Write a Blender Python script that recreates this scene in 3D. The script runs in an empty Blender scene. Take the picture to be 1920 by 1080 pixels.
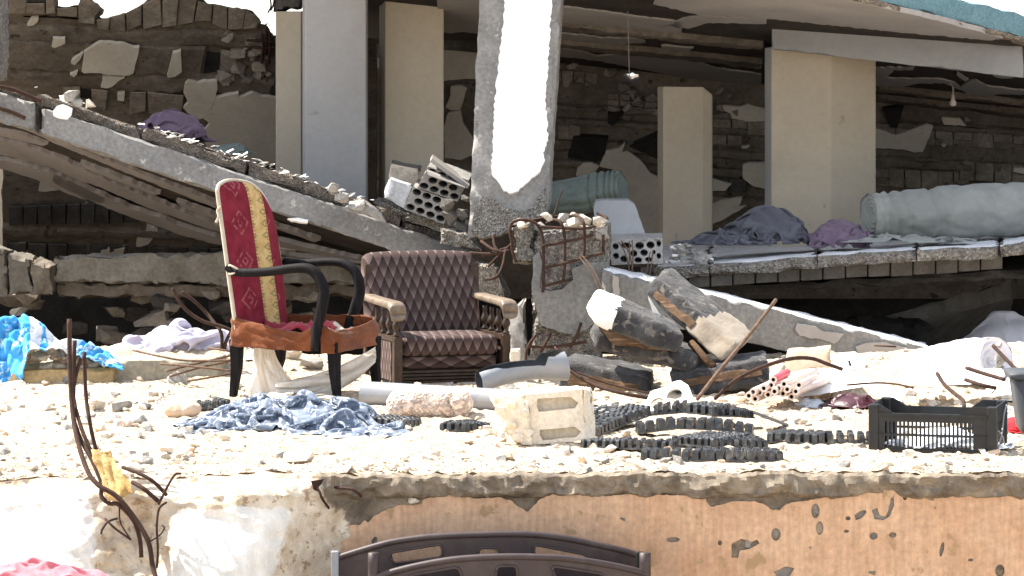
import bpy, bmesh, math, random
import numpy as np
from mathutils import Vector, Matrix, noise
from mathutils.geometry import delaunay_2d_cdt
V = Vector
C = bpy.context.scene.collection
SC = bpy.context.scene
R = math.radians

# ------------------------------------------------------------ camera, sky, sun, exposure
F = 6080.0; HZ = 180.0; EYE = 1.5          # focal length and horizon in photo pixels, eye height in metres
cam_d = bpy.data.cameras.new('camera'); cam = bpy.data.objects.new('camera', cam_d); C.objects.link(cam)
cam.location = (0, 0, EYE); cam.rotation_euler = (R(90), 0, 0)
cam_d.sensor_width = 36; cam_d.lens = 36*F/1920; cam_d.shift_y = -(540-HZ)/1920
cam_d.clip_start = 0.5; cam_d.clip_end = 2000
SC.camera = cam
SUN_EL = 52; SUN_AZ = -68                   # azimuth from +Y, clockwise
w = bpy.data.worlds.new('World'); SC.world = w; w.use_nodes = True
nt = w.node_tree; bg = nt.nodes['Background']
sky = nt.nodes.new('ShaderNodeTexSky'); sky.sky_type = 'NISHITA'; sky.sun_disc = False
sky.sun_elevation = R(SUN_EL); sky.sun_rotation = R(SUN_AZ)
sky.air_density = 1.0; sky.dust_density = 1.2; sky.ozone_density = 1.0
hs_ = nt.nodes.new('ShaderNodeHueSaturation'); hs_.inputs['Saturation'].default_value = 0.42     # hazy, pale sky
nt.links.new(sky.outputs[0], hs_.inputs['Color']); nt.links.new(hs_.outputs[0], bg.inputs[0]); bg.inputs[1].default_value = 0.15
sd = bpy.data.lights.new('sun', 'SUN'); sd.energy = 5.0; sd.angle = R(0.5); sd.color = (1.0, 0.93, 0.83)
so = bpy.data.objects.new('sun', sd); C.objects.link(so); so.location = (-4, 8, 12)
sdir = V((math.sin(R(SUN_AZ))*math.cos(R(SUN_EL)), math.cos(R(SUN_AZ))*math.cos(R(SUN_EL)), math.sin(R(SUN_EL))))
so.rotation_euler = sdir.to_track_quat('Z', 'Y').to_euler()
vs = SC.view_settings; vs.view_transform = 'Standard'; vs.look = 'None'; vs.gamma = 1; vs.use_curve_mapping = False
vs.exposure = 1.5
SC.cycles.max_bounces = 8; SC.cycles.diffuse_bounces = 4

# ------------------------------------------------------------ helpers
def P(px, py, d): return V(((px-960)/F*d, d, EYE-(py-HZ)/F*d))
def G(px, py, z=0.0):
    d = (EYE-z)*F/(py-HZ); return P(px, py, d)
def gd(py, z=0.0): return (EYE-z)*F/(py-HZ)
def N(v, s=1.0, o=0): return noise.noise(V((v[0]*s+o*7.13, v[1]*s-o*3.7, v[2]*s+o*1.9)))
def FB(v, s=1.0, o=0, octs=4):
    a = 0; k = 1; q = s
    for i in range(octs): a += k*N(v, q, o+i*3); k *= .5; q *= 2.03
    return a
def sst(a, b, x):
    t = min(1, max(0, (x-a)/(b-a))); return t*t*(3-2*t)
def lerp(a, b, t): return a+(b-a)*t

class Plane:
    def __init__(s, a, b, c):
        s.p = V(a); s.n = (V(b)-V(a)).cross(V(c)-V(a)).normalized()
        if s.n.dot(V((0, 0, EYE))-s.p) < 0: s.n = -s.n        # faces the viewer's side
    def hit(s, px, py, off=0.0):
        o = V((0, 0, EYE)); r = P(px, py, 1.0)-o
        return o+r*((s.p+s.n*off-o).dot(s.n)/r.dot(s.n))

class MB:
    def __init__(s): s.v = []; s.f = []; s.m = []; s.uv = {}
    def add(s, vs, fs, mi=0):
        b = len(s.v); s.v += [V(v) for v in vs]; s.f += [[b+i for i in f] for f in fs]; s.m += [mi]*len(fs); return b
    def box(s, c, sx, sy, sz, rot=None, mi=0, jit=0, rnd=None):
        vs = [V((x*sx/2, y*sy/2, z*sz/2)) for x in (-1, 1) for y in (-1, 1) for z in (-1, 1)]
        if jit: vs = [v+V((rnd.uniform(-jit, jit), rnd.uniform(-jit, jit), rnd.uniform(-jit, jit))) for v in vs]
        if rot is not None: vs = [rot @ v for v in vs]
        s.add([v+V(c) for v in vs], [(0,1,3,2),(4,6,7,5),(0,4,5,1),(2,3,7,6),(0,2,6,4),(1,5,7,3)], mi)
    def hexa(s, c8, mi=0):        # front TL TR BR BL, back TL TR BR BL
        s.add(c8, [(0,3,2,1),(4,5,6,7),(0,1,5,4),(3,7,6,2),(0,4,7,3),(1,2,6,5)], mi)
    def tube(s, pts, r, n=7, mi=0, smooth=True, close=True, rib=0):
        pts = [V(p) for p in pts]
        if smooth and len(pts) > 2:
            q = []
            for i in range(len(pts)-1):
                p0 = pts[max(i-1, 0)]; p1 = pts[i]; p2 = pts[i+1]; p3 = pts[min(i+2, len(pts)-1)]
                for k in range(5):
                    t = k/5; q.append(.5*((2*p1)+(p2-p0)*t+(2*p0-5*p1+4*p2-p3)*t*t+(3*p1-p0-3*p2+p3)*t**3))
            q.append(pts[-1]); pts = q
        rs = r if isinstance(r, (list, tuple)) else None
        b = len(s.v); up = None; L = len(pts)
        for i, p in enumerate(pts):
            d = (pts[min(i+1, L-1)]-pts[max(i-1, 0)])
            d = d.normalized() if d.length > 1e-9 else V((0, 0, 1))
            if up is None: up = d.orthogonal().normalized()
            up = (up-d*up.dot(d)); up = up.normalized() if up.length > 1e-6 else d.orthogonal().normalized()
            sd = d.cross(up)
            if rs:
                t = i/max(1, L-1)*(len(rs)-1); k = min(int(t), len(rs)-2); rr = lerp(rs[k], rs[k+1], t-k)
            else: rr = r
            if rib and i % 2: rr *= 1+rib
            for k in range(n):
                a = 2*math.pi*k/n; s.v.append(p+(up*math.cos(a)+sd*math.sin(a))*rr)
        for i in range(L-1):
            for k in range(n):
                s.f.append([b+i*n+k, b+i*n+(k+1) % n, b+(i+1)*n+(k+1) % n, b+(i+1)*n+k]); s.m.append(mi)
        if close:
            s.f.append([b+k for k in range(n)][::-1]); s.m.append(mi)
            s.f.append([b+(L-1)*n+k for k in range(n)]); s.m.append(mi)
    def lathe(s, p, prof, n=10, axis=V((0,0,1)), mi=0):
        axis = V(axis).normalized(); u = axis.orthogonal().normalized(); w_ = axis.cross(u); b = len(s.v)
        for r, z in prof:
            for k in range(n):
                a = 2*math.pi*k/n; s.v.append(V(p)+axis*z+(u*math.cos(a)+w_*math.sin(a))*r)
        for i in range(len(prof)-1):
            for k in range(n):
                s.f.append([b+i*n+k, b+i*n+(k+1) % n, b+(i+1)*n+(k+1) % n, b+(i+1)*n+k]); s.m.append(mi)
        s.f.append([b+k for k in range(n)][::-1]); s.m.append(mi)
        s.f.append([b+(len(prof)-1)*n+k for k in range(n)]); s.m.append(mi)
    def hull(s, c, sx, sy, sz, rnd, n=12, rot=None, mi=0):
        bm = bmesh.new()
        for i in range(n):
            p = V((rnd.gauss(0, 1), rnd.gauss(0, 1), rnd.gauss(0, 1))).normalized()*rnd.uniform(.75, 1.0)
            # squash towards a box so that the chunks have flat broken faces
            m = max(abs(p.x), abs(p.y), abs(p.z)); p = p*lerp(1, .8/m, .6)
            p = V((p.x*sx, p.y*sy, p.z*sz))
            if rot is not None: p = rot @ p
            bm.verts.new(p+V(c))
        r = bmesh.ops.convex_hull(bm, input=bm.verts)
        dead = [g for g in r['geom_interior'] if isinstance(g, bmesh.types.BMVert)]
        if dead: bmesh.ops.delete(bm, geom=dead, context='VERTS')
        bm.verts.index_update()
        b = len(s.v); s.v += [v.co.copy() for v in bm.verts]
        for f in bm.faces: s.f.append([b+v.index for v in f.verts]); s.m.append(mi)
        bm.free()
    def plate(s, outer, holes, fmap, thick, mi=0):
        """flat outline (2D points) with holes, mapped by fmap(x,y)->Vector, thickened by vector thick"""
        loops = [list(outer)]+[list(h) for h in holes]
        flat = [V((p[0], p[1])) for l in loops for p in l]; sc = max(max(abs(p.x), abs(p.y)) for p in flat) or 1
        ed = []; k = 0
        for l in loops:
            ed += [(k+i, k+(i+1) % len(l)) for i in range(len(l))]; k += len(l)
        vo, eo, fo, ov, oe, of = delaunay_2d_cdt([p/sc for p in flat], ed, [], 0, 1e-7)
        def within(p, poly):
            r = False; q = poly[-1]
            for w_ in poly:
                if (w_[1] > p[1]) != (q[1] > p[1]) and p[0] < (q[0]-w_[0])*(p[1]-w_[1])/(q[1]-w_[1])+w_[0]: r = not r
                q = w_
            return r
        mp = []
        for i in range(len(vo)):
            if ov[i]: mp.append(ov[i][0])
            else: flat.append(vo[i]*sc); mp.append(len(flat)-1)
        tris = []
        for f in fo:
            cx = sum(vo[i].x for i in f)/len(f)*sc; cy = sum(vo[i].y for i in f)/len(f)*sc
            if within((cx, cy), loops[0]) and not any(within((cx, cy), h) for h in loops[1:]): tris.append([mp[i] for i in f])
        b = len(s.v); n = len(flat)
        fr = [fmap(p.x, p.y) for p in flat]
        s.v += fr+[q+(thick(q) if callable(thick) else thick) for q in fr]
        for t in tris:
            s.f.append([b+i for i in t]); s.m.append(mi); s.f.append([b+n+i for i in reversed(t)]); s.m.append(mi)
        k = 0
        for l in loops:
            for i in range(len(l)):
                a = b+k+i; c = b+k+(i+1) % len(l); s.f.append([a, c, c+n, a+n]); s.m.append(mi)
            k += len(l)
    def grid(s, fn, nu, nv, mi=0, uv=False, wrap=False):
        b = len(s.v)
        for j in range(nv+1):
            for i in range(nu+1): s.v.append(V(fn(i/nu, j/nv)))
        for j in range(nv):
            for i in range(nu):
                a = b+j*(nu+1)+i; s.f.append([a, a+1, a+nu+2, a+nu+1]); s.m.append(mi)
        if uv:
            for j in range(nv+1):
                for i in range(nu+1): s.uv[b+j*(nu+1)+i] = (i/nu, j/nv)
    def rough(s, c8, div, amp=.01, chip=.03, seed=0, fr=6.0, mi=0, mif=None, mtop=None):
        """subdivided six-sided block with broken, uneven faces and chipped edges"""
        nu, nv, nw = div; idx = {}; b0 = len(s.v)
        c8 = [V(c) for c in c8]; cen = sum(c8, V())/8
        def pt(u, v, w_):
            f = lerp(lerp(c8[0], c8[1], u), lerp(c8[3], c8[2], u), v)
            k = lerp(lerp(c8[4], c8[5], u), lerp(c8[7], c8[6], u), v)
            return lerp(f, k, w_)
        def vid(i, j, k):
            key = (i, j, k)
            if key in idx: return idx[key]
            p = pt(i/nu, j/nv, k/nw)
            ne = (i in (0, nu))+(j in (0, nv))+(k in (0, nw))
            d = V((FB(p, fr, seed), FB(p, fr, seed+11), FB(p, fr, seed+23)))*amp
            if ne >= 2 and chip:
                q = pt(lerp(i/nu, .5, .02), lerp(j/nv, .5, .02), lerp(k/nw, .5, .02))
                inn = V((0, 0, 0))
                ctr = pt(i/nu if i not in (0, nu) else .5, j/nv if j not in (0, nv) else .5, k/nw if k not in (0, nw) else .5)
                dv = (ctr-p)
                if dv.length > 1e-6: inn = dv.normalized()*chip*max(0, .35+1.6*FB(p, fr*1.3, seed+40))
                d += inn
            s.v.append(p+d); idx[key] = len(s.v)-1; return idx[key]
        def face(a, b, c, d_, m): s.f.append([a, b, c, d_]); s.m.append(m)
        mf = mi if mif is None else mif
        for i in range(nu):
            for j in range(nv):
                face(vid(i, j, 0), vid(i, j+1, 0), vid(i+1, j+1, 0), vid(i+1, j, 0), mf)
                face(vid(i, j, nw), vid(i+1, j, nw), vid(i+1, j+1, nw), vid(i, j+1, nw), mi)
        for i in range(nu):
            for k in range(nw):
                face(vid(i, 0, k), vid(i+1, 0, k), vid(i+1, 0, k+1), vid(i, 0, k+1), mi if mtop is None else mtop)
                face(vid(i, nv, k), vid(i, nv, k+1), vid(i+1, nv, k+1), vid(i+1, nv, k), mi)
        for j in range(nv):
            for k in range(nw):
                face(vid(0, j, k), vid(0, j, k+1), vid(0, j+1, k+1), vid(0, j+1, k), mi)
                face(vid(nu, j, k), vid(nu, j+1, k), vid(nu, j+1, k+1), vid(nu, j, k+1), mi)
    def pad(s, c8, r, div=(14, 8, 6), puff=0, seed=0, wr=0, mi=0):
        """rounded upholstered block"""
        c8 = [V(c) for c in c8]
        eu = (c8[1]-c8[0]+c8[2]-c8[3])/2; ev = (c8[3]-c8[0]+c8[2]-c8[1])/2; ew = (c8[4]-c8[0]+c8[6]-c8[2])/2
        L = [eu.length, ev.length, ew.length]; nu, nv, nw = div; idx = {}
        U = [eu.normalized(), ev.normalized(), ew.normalized()]
        def pt(u, v, w_):
            f = lerp(lerp(c8[0], c8[1], u), lerp(c8[3], c8[2], u), v)
            k = lerp(lerp(c8[4], c8[5], u), lerp(c8[7], c8[6], u), v)
            return lerp(f, k, w_)
        def vid(i, j, k):
            key = (i, j, k)
            if key in idx: return idx[key]
            t = [i/nu, j/nv, k/nw]; q = []
            for a in range(3):
                rr = min(r/L[a], .499); q.append(min(max(t[a], rr), 1-rr))
            base = pt(*q); off = V((0, 0, 0))
            for a in range(3): off += U[a]*((t[a]-q[a])*L[a])
            p = base
            if off.length > 1e-9:
                # push out on to the rounded edge
                mx = max(abs((t[a]-q[a])*L[a]) for a in range(3)); p = base+off.normalized()*mx
            if puff:
                for a in range(3):
                    o = [b_ for b_ in range(3) if b_ != a]
                    if t[a] in (0, 1): p += U[a]*(1 if t[a] else -1)*puff*math.sin(math.pi*t[o[0]])*math.sin(math.pi*t[o[1]])
            if wr: p += V((FB(p, 9, seed), FB(p, 9, seed+5), FB(p, 9, seed+9)))*wr
            s.v.append(p); idx[key] = len(s.v)-1; return idx[key]
        def face(*q): s.f.append(list(q)); s.m.append(mi)
        for i in range(nu):
            for j in range(nv):
                face(vid(i, j, 0), vid(i, j+1, 0), vid(i+1, j+1, 0), vid(i+1, j, 0))
                face(vid(i, j, nw), vid(i+1, j, nw), vid(i+1, j+1, nw), vid(i, j+1, nw))
        for i in range(nu):
            for k in range(nw):
                face(vid(i, 0, k), vid(i+1, 0, k), vid(i+1, 0, k+1), vid(i, 0, k+1))
                face(vid(i, nv, k), vid(i, nv, k+1), vid(i+1, nv, k+1), vid(i+1, nv, k))
        for j in range(nv):
            for k in range(nw):
                face(vid(0, j, k), vid(0, j, k+1), vid(0, j+1, k+1), vid(0, j+1, k))
                face(vid(nu, j, k), vid(nu, j+1, k), vid(nu, j+1, k+1), vid(nu, j, k+1))

LOC = {}
def link(o, parent):
    C.objects.link(o)
    if parent is not None: o.parent = parent
def props(o, label=None, cat=None, group=None, kind=None):
    if label: o['label'] = label
    if cat: o['category'] = cat
    if group: o['group'] = group
    if kind: o['kind'] = kind
    return o
def thing(name, label, cat, loc, group=None):
    o = bpy.data.objects.new(name, None); o.empty_display_size = .1; C.objects.link(o)
    o.location = loc; LOC[o.name] = V(loc); return props(o, label, cat, group)
def mk(name, mb, mats, parent=None, loc=None, smooth=False, label=None, cat=None, group=None, kind=None, uvf=None, ang=None):
    """one mesh object from world-space geometry; its origin sits at its thing's base"""
    if not isinstance(mats, (list, tuple)): mats = [mats]
    if parent is not None: base = LOC[parent.name]
    else: base = V(loc) if loc is not None else sum(mb.v, V())/max(1, len(mb.v))
    me = bpy.data.meshes.new(name)
    me.from_pydata([v-base for v in mb.v], [], mb.f)
    for m in mats: me.materials.append(m)
    me.polygons.foreach_set('material_index', mb.m)
    bm = bmesh.new(); bm.from_mesh(me); bmesh.ops.recalc_face_normals(bm, faces=bm.faces); bm.to_mesh(me); bm.free()
    if uvf or mb.uv:
        ul = me.uv_layers.new(name='UVMap'); d = ul.data
        for l in me.loops:
            i = l.vertex_index; d[l.index].uv = uvf(mb.v[i]) if uvf else mb.uv.get(i, (0, 0))
    if smooth: me.shade_smooth()
    if ang is not None:
        me.shade_smooth()
        try: me.set_sharp_from_angle(angle=R(ang))
        except Exception: pass
    o = bpy.data.objects.new(name, me)
    if parent is None: o.location = base
    link(o, parent); LOC[o.name] = base
    return props(o, label, cat, group, kind)
def clone(o, name, loc=None, rot=None, scale=None, parent=None, group=None):
    c = o.copy(); c.name = name; C.objects.link(c)
    if loc is not None: c.location = loc
    if rot is not None: c.rotation_euler = rot
    if scale is not None: c.scale = scale
    return c
def jag(pts, step, amp, seed, closed=True):
    """a traced outline broken up into an uneven edge"""
    rnd = random.Random(seed); out = []
    n = len(pts)
    for i in range(n if closed else n-1):
        a = V((*pts[i], 0)); b = V((*pts[(i+1) % n], 0)); L = (b-a).length; k = max(1, int(L/step))
        nr = V((-(b-a).y, (b-a).x, 0)); nr = nr.normalized() if nr.length else nr
        for j in range(k):
            p = lerp(a, b, j/k)
            if j: p = p+nr*rnd.uniform(-amp, amp)
            out.append((p.x, p.y))
    if not closed: out.append(tuple(pts[-1]))
    return out
def ell(cx, cy, rx, ry, n=14, rot=0.0):
    return [(cx+math.cos(a)*rx*math.cos(rot)-math.sin(a)*ry*math.sin(rot), cy+math.cos(a)*rx*math.sin(rot)+math.sin(a)*ry*math.cos(rot)) for a in [2*math.pi*i/n for i in range(n)]]
def rrect(x0, y0, x1, y1, r, n=4):
    o = []
    for cx, cy, a0 in ((x1-r, y1-r, 0), (x0+r, y1-r, 90), (x0+r, y0+r, 180), (x1-r, y0+r, 270)):
        for i in range(n+1):
            a = R(a0+90*i/n); o.append((cx+math.cos(a)*r, cy+math.sin(a)*r))
    return o
def rotz(a): return Matrix.Rotation(a, 3, 'Z')

# ------------------------------------------------------------ materials
class NT:
    def __init__(s, name):
        s.m = bpy.data.materials.new(name); s.m.use_nodes = True; s.t = s.m.node_tree
        s.b = s.t.nodes['Principled BSDF']; s.tc = s.n('ShaderNodeTexCoord')
    def n(s, t, **kw):
        x = s.t.nodes.new(t)
        for k, v in kw.items(): setattr(x, k, v)
        return x
    def l(s, a, b): s.t.links.new(a, b)
    def coord(s, sc=(1, 1, 1), src='Object', rot=(0, 0, 0)):
        mp = s.n('ShaderNodeMapping'); mp.inputs['Scale'].default_value = sc; mp.inputs['Rotation'].default_value = rot
        s.l(s.tc.outputs[src], mp.inputs[0]); return mp.outputs[0]
    def noise(s, co, scale, det=6, ro=.6, dist=0):
        x = s.n('ShaderNodeTexNoise'); x.inputs['Scale'].default_value = scale; x.inputs['Detail'].default_value = det
        x.inputs['Roughness'].default_value = ro; x.inputs['Distortion'].default_value = dist
        s.l(co, x.inputs['Vector']); return x.outputs['Fac']
    def ramp(s, fac, stops, interp='LINEAR'):
        x = s.n('ShaderNodeValToRGB'); x.color_ramp.interpolation = interp; e = x.color_ramp.elements
        while len(e) < len(stops): e.new(.5)
        for el, (p, c) in zip(e, stops):
            el.position = p; el.color = (*c, 1) if isinstance(c, tuple) else (c, c, c, 1)
        s.l(fac, x.inputs[0]); return x.outputs[0]
    def mix(s, f, a, b, mode='MIX'):
        x = s.n('ShaderNodeMix', data_type='RGBA', blend_type=mode)
        if isinstance(f, (int, float)): x.inputs[0].default_value = f
        else: s.l(f, x.inputs[0])
        for i, q in ((6, a), (7, b)):
            if isinstance(q, tuple): x.inputs[i].default_value = (*q, 1)
            else: s.l(q, x.inputs[i])
        return x.outputs[2]
    def math(s, op, a, b=None, c=None):
        x = s.n('ShaderNodeMath', operation=op)
        for i, q in enumerate((a, b, c)):
            if q is None: continue
            if isinstance(q, (int, float)): x.inputs[i].default_value = q
            else: s.l(q, x.inputs[i])
        return x.outputs[0]
    def bump(s, h, st=.3, dist=.01, prev=None):
        x = s.n('ShaderNodeBump'); x.inputs['Strength'].default_value = st; x.inputs['Distance'].default_value = dist
        s.l(h, x.inputs['Height'])
        if prev is not None: s.l(prev, x.inputs['Normal'])
        return x.outputs[0]
    def fin(s, col, rough=.9, normal=None, spec=.3, metal=0):
        if isinstance(col, tuple): s.b.inputs['Base Color'].default_value = (*col, 1)
        else: s.l(col, s.b.inputs['Base Color'])
        s.b.inputs['Roughness'].default_value = rough; s.b.inputs['Specular IOR Level'].default_value = spec
        s.b.inputs['Metallic'].default_value = metal
        if normal is not None: s.l(normal, s.b.inputs['Normal'])
        return s.m

def stony(name, c1, c2, sc=4, fine=60, bump=.5, bd=.01, speck=None, spot=.5, rough=.92, streak=None, agg=0, contrast=.18, src='Object', grain=.55, aggmix=.6):
    """mottled mineral surface: concrete, plaster, rubble"""
    t = NT(name); co = t.coord(src=src)
    a = t.noise(co, sc, 8, .62, .4); col = t.ramp(a, [(.5-contrast, c1), (.5+contrast, c2)])
    f = t.noise(co, fine, 5, .7); col = t.mix(grain, col, t.ramp(f, [(.3, .45), (.7, 1.45)]), 'MULTIPLY')
    if streak:
        cs = t.coord(streak); st = t.noise(cs, 1.0, 5, .6); col = t.mix(.22, col, t.ramp(st, [(.38, .5), (.62, 1.25)]), 'MULTIPLY')
    h = t.noise(co, fine*.55, 8, .7)
    nr = t.bump(h, bump, bd)
    if agg:
        vo = t.n('ShaderNodeTexVoronoi'); vo.inputs['Scale'].default_value = agg; t.l(co, vo.inputs['Vector'])
        sp = t.n('ShaderNodeSeparateColor'); t.l(vo.outputs['Color'], sp.inputs[0])
        col = t.mix(aggmix, col, t.ramp(sp.outputs[0], [(.0, .45), (.55, 1.0), (1, 1.7)]), 'MULTIPLY')
        nr = t.bump(vo.outputs['Distance'], min(1, bump*1.3), bd*1.5, nr)
    if speck:
        n2 = t.noise(co, fine*.25, 6, .65); col = t.mix(t.ramp(n2, [(spot, 0.0), (spot+.05, 1.0)]), col, speck)
    return t.fin(col, rough, nr, .25)

def cloth(name, c1, c2, sc=5, weave=500, bump=.2, rough=.95, c3=None, spot=.55):
    t = NT(name); co = t.coord(); a = t.noise(co, sc, 5, .6, .6); col = t.ramp(a, [(.36, c1), (.64, c2)])
    if c3:
        n2 = t.noise(t.coord((1, 1, 1.0)), sc*3.1, 4, .6, 1.0); col = t.mix(t.ramp(n2, [(spot, 0.0), (spot+.08, 1.0)]), col, c3)
    h = t.noise(co, weave, 2, .5); h2 = t.noise(co, 28, 6, .65, .5)
    nr = t.bump(h2, bump*1.2, .02, t.bump(h, bump, .002))
    m = t.fin(col, rough, nr, .15); t.b.inputs['Sheen Weight'].default_value = .15; return m

def plain(name, c1, c2, rough=.5, sc=8, bump=.05, spec=.4, scratch=None, metal=0, dust=None):
    t = NT(name); co = t.coord(); a = t.noise(co, sc, 7, .65, .3); col = t.ramp(a, [(.35, c1), (.65, c2)])
    if dust:
        n2 = t.noise(co, sc*2.3, 7, .7); col = t.mix(t.ramp(n2, [(.48, 0.0), (.72, .75)]), col, dust)
    if scratch: col = t.mix(t.ramp(t.noise(t.coord(scratch), 1.0, 4), [(.55, 0.0), (.62, .6)]), col, tuple(min(1, k*2.2) for k in c2))
    nr = t.bump(t.noise(co, sc*8, 6, .7), bump, .01)
    m = t.fin(col, rough, nr, spec, metal)
    return m

M = {}
M['concrete'] = stony('concrete', (.175, .17, .16), (.285, .275, .26), 3, 45, .45, .01, speck=(.42, .40, .37), spot=.62)
M['broken'] = stony('broken_concrete', (.20, .185, .165), (.36, .335, .30), 5, 40, .9, .02, agg=75)
M['broken_warm'] = stony('broken_warm_concrete', (.25, .20, .155), (.44, .37, .29), 5, 40, .9, .02, agg=90)
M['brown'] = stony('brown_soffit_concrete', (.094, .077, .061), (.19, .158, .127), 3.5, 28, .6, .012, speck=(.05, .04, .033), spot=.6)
M['block'] = stony('brown_hollow_block', (.145, .121, .098), (.285, .246, .203), 6, 35, .8, .012)
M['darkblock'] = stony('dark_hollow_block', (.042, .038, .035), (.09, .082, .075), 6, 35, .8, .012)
M['void_shade'] = stony('void_shade_concrete', (.012, .011, .01), (.03, .027, .024), 6, 35, .6)  # near-black: the shade of holes and voids is put into the colour
M['plaster'] = stony('cream_plaster', (.44, .395, .33), (.57, .525, .455), 3, 30, .2, .006, contrast=.2, grain=.18, speck=(.33, .285, .23), spot=.66)
M['beige'] = stony('beige_wall_paint', (.37, .315, .24), (.47, .41, .32), 1.3, 25, .08, .003, contrast=.25, grain=.10, speck=(.30, .255, .19), spot=.66)
M['greypaint'] = stony('grey_wall_paint', (.33, .32, .315), (.42, .41, .40), 1.3, 25, .08, .003, contrast=.25, grain=.10, speck=(.28, .27, .26), spot=.66)
M['ceil'] = stony('pale_ceiling_plaster', (.27, .25, .235), (.35, .33, .31), 2, 30, .12, .004, grain=.10)
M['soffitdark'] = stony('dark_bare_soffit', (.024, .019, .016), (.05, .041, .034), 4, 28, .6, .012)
M['dimbeam'] = stony('dim_dusty_concrete', (.17, .155, .13), (.27, .25, .215), 3, 40, .6, .012, speck=(.12, .105, .085), spot=.62)
M['greyconc'] = stony('grey_fallen_concrete', (.145, .145, .14), (.235, .232, .222), 3, 45, .5, .01, speck=(.30, .29, .275), spot=.64)
M['undercoat'] = stony('grey_cement_undercoat', (.19, .175, .16), (.29, .27, .25), 9, 50, .8, .012)
M['screed'] = stony('brown_broken_screed', (.13, .108, .088), (.25, .215, .18), 5, 40, .9, .015, agg=75, aggmix=.4)
M['streak'] = stony('dusty_soffit_plaster', (.165, .15, .145), (.225, .207, .20), 2, 30, .15, .004, grain=.2)
M['beamgrey'] = stony('grey_beam_render', (.22, .222, .225), (.28, .28, .28), 1.5, 25, .1, .003, grain=.12)
M['lit_top'] = stony('lit_top_concrete', (.52, .53, .55), (.72, .72, .73), 6, 50, .6, .01, grain=.35)  # pale bluish: sky and sun on slab tops put into the colour
M['shardgrey'] = stony('smooth_grey_render', (.30, .31, .325), (.36, .37, .385), 3, 40, .1, .003, grain=.12)
M['white'] = stony('white_plaster', (.80, .79, .77), (.88, .87, .85), 2, 40, .1, .003, contrast=.3, grain=.10)
M['chalk'] = stony('chalky_white_render', (.74, .70, .62), (.86, .83, .77), 2.5, 30, .3, .008, streak=(14, 14, .7), grain=.25)
M['rubble'] = stony('pale_rubble_dust', (.36, .275, .19), (.60, .51, .39), 6, 55, .55, .012, speck=(.32, .235, .155), spot=.60, agg=48, grain=.4, aggmix=.25)
M['stone'] = stony('pale_broken_stone', (.46, .39, .31), (.72, .65, .55), 9, 60, .7, .01)
M['greystone'] = stony('grey_broken_stone', (.20, .19, .175), (.42, .40, .37), 9, 60, .8, .012)
M['orange'] = stony('ochre_wall_render', (.45, .27, .165), (.56, .385, .255), 3, 40, .5, .006, speck=(.34, .225, .13), spot=.60, streak=(60, 60, 5), grain=.35)
M['wallcore'] = stony('grey_brown_wall_core', (.15, .125, .095), (.30, .26, .205), 7, 50, 1.0, .02, speck=(.10, .085, .07), spot=.60)
M['fascia'] = stony('blue_green_painted_render', (.105, .20, .235), (.155, .265, .30), 5, 60, .4, .006, speck=(.07, .14, .165), spot=.66)
M['blockpale'] = stony('pale_pumice_block', (.25, .24, .23), (.37, .36, .34), 9, 90, .9, .008)
M['blockcream'] = stony('cream_pumice_block', (.62, .54, .42), (.78, .71, .60), 8, 70, .6, .008, grain=.35)
M['blockgrey'] = stony('grey_floor_block', (.085, .078, .07), (.14, .13, .118), 8, 70, .8, .008)
M['granite'] = stony('pinkish_granular_stone', (.50, .37, .29), (.78, .66, .56), 30, 90, .7, .008, agg=70, contrast=.14, grain=.4)
M['board'] = stony('grey_plasterboard', (.36, .37, .385), (.43, .44, .455), 4, 50, .2, .004)
M['rust'] = plain('rusty_steel', (.026, .014, .010), (.062, .029, .018), .85, 30, .5, .3)
M['rustpale'] = plain('dusty_steel_rod', (.075, .044, .028), (.15, .095, .06), .85, 30, .5, .3)
M['blackpl'] = plain('black_plastic', (.006, .007, .008), (.012, .0135, .015), .42, 8, .1, .4, dust=(.03, .029, .027))
M['rubber'] = plain('black_ribbed_rubber', (.007, .0085, .011), (.014, .0165, .021), .38, 10, .15, .7, dust=(.19, .185, .17))
M['brownpl'] = plain('dark_brown_plastic', (.035, .024, .024), (.052, .036, .036), .5, 6, .08, .35, dust=(.075, .058, .05))
M['pvc'] = plain('pale_grey_pvc', (.20, .215, .24), (.26, .275, .30), .45, 5, .06, .4, dust=(.30, .29, .27))
M['pvcin'] = plain('dark_pipe_inside', (.03, .035, .042), (.05, .055, .062), .6, 5, .06)
M['darkwood'] = plain('dark_painted_wood', (.005, .0045, .005), (.009, .008, .009), .7, 12, .15, .1, scratch=(60, 60, 4))
M['wood'] = plain('brown_turned_wood', (.022, .012, .007), (.045, .025, .015), .5, 14, .15, .3, dust=(.075, .052, .036))
M['sunlit_armwood'] = plain('sunlit_pale_wood', (.10, .072, .048), (.19, .145, .105), .5, 14, .12, .4, dust=(.28, .23, .17))  # lighter than the frame: sun on the arms is in the colour, plus dust
M['rawwood'] = plain('raw_brown_timber', (.062, .036, .019), (.115, .070, .040), .85, 14, .3, .2, scratch=(3, 60, 60))
M['foamdark'] = cloth('charcoal_worn_cloth', (.022, .022, .024), (.06, .058, .058), 6, 300, .6, c3=(.14, .125, .108), spot=.58)
M['foamwhite'] = cloth('white_padding', (.70, .67, .61), (.80, .78, .73), 5, 300, .3)
M['foamshade'] = cloth('shaded_padding_cover', (.20, .165, .125), (.28, .24, .19), 4, 300, .3)  # darker beige: the shade on the cushion end is in the colour
M['rustcloth'] = cloth('rust_orange_velvet', (.115, .034, .012), (.18, .056, .02), 5, 400, .3)
M['redcloth'] = cloth('red_cushion_scrap', (.22, .018, .03), (.32, .035, .05), 8, 400, .3, c3=(.45, .32, .28), spot=.66)
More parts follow.
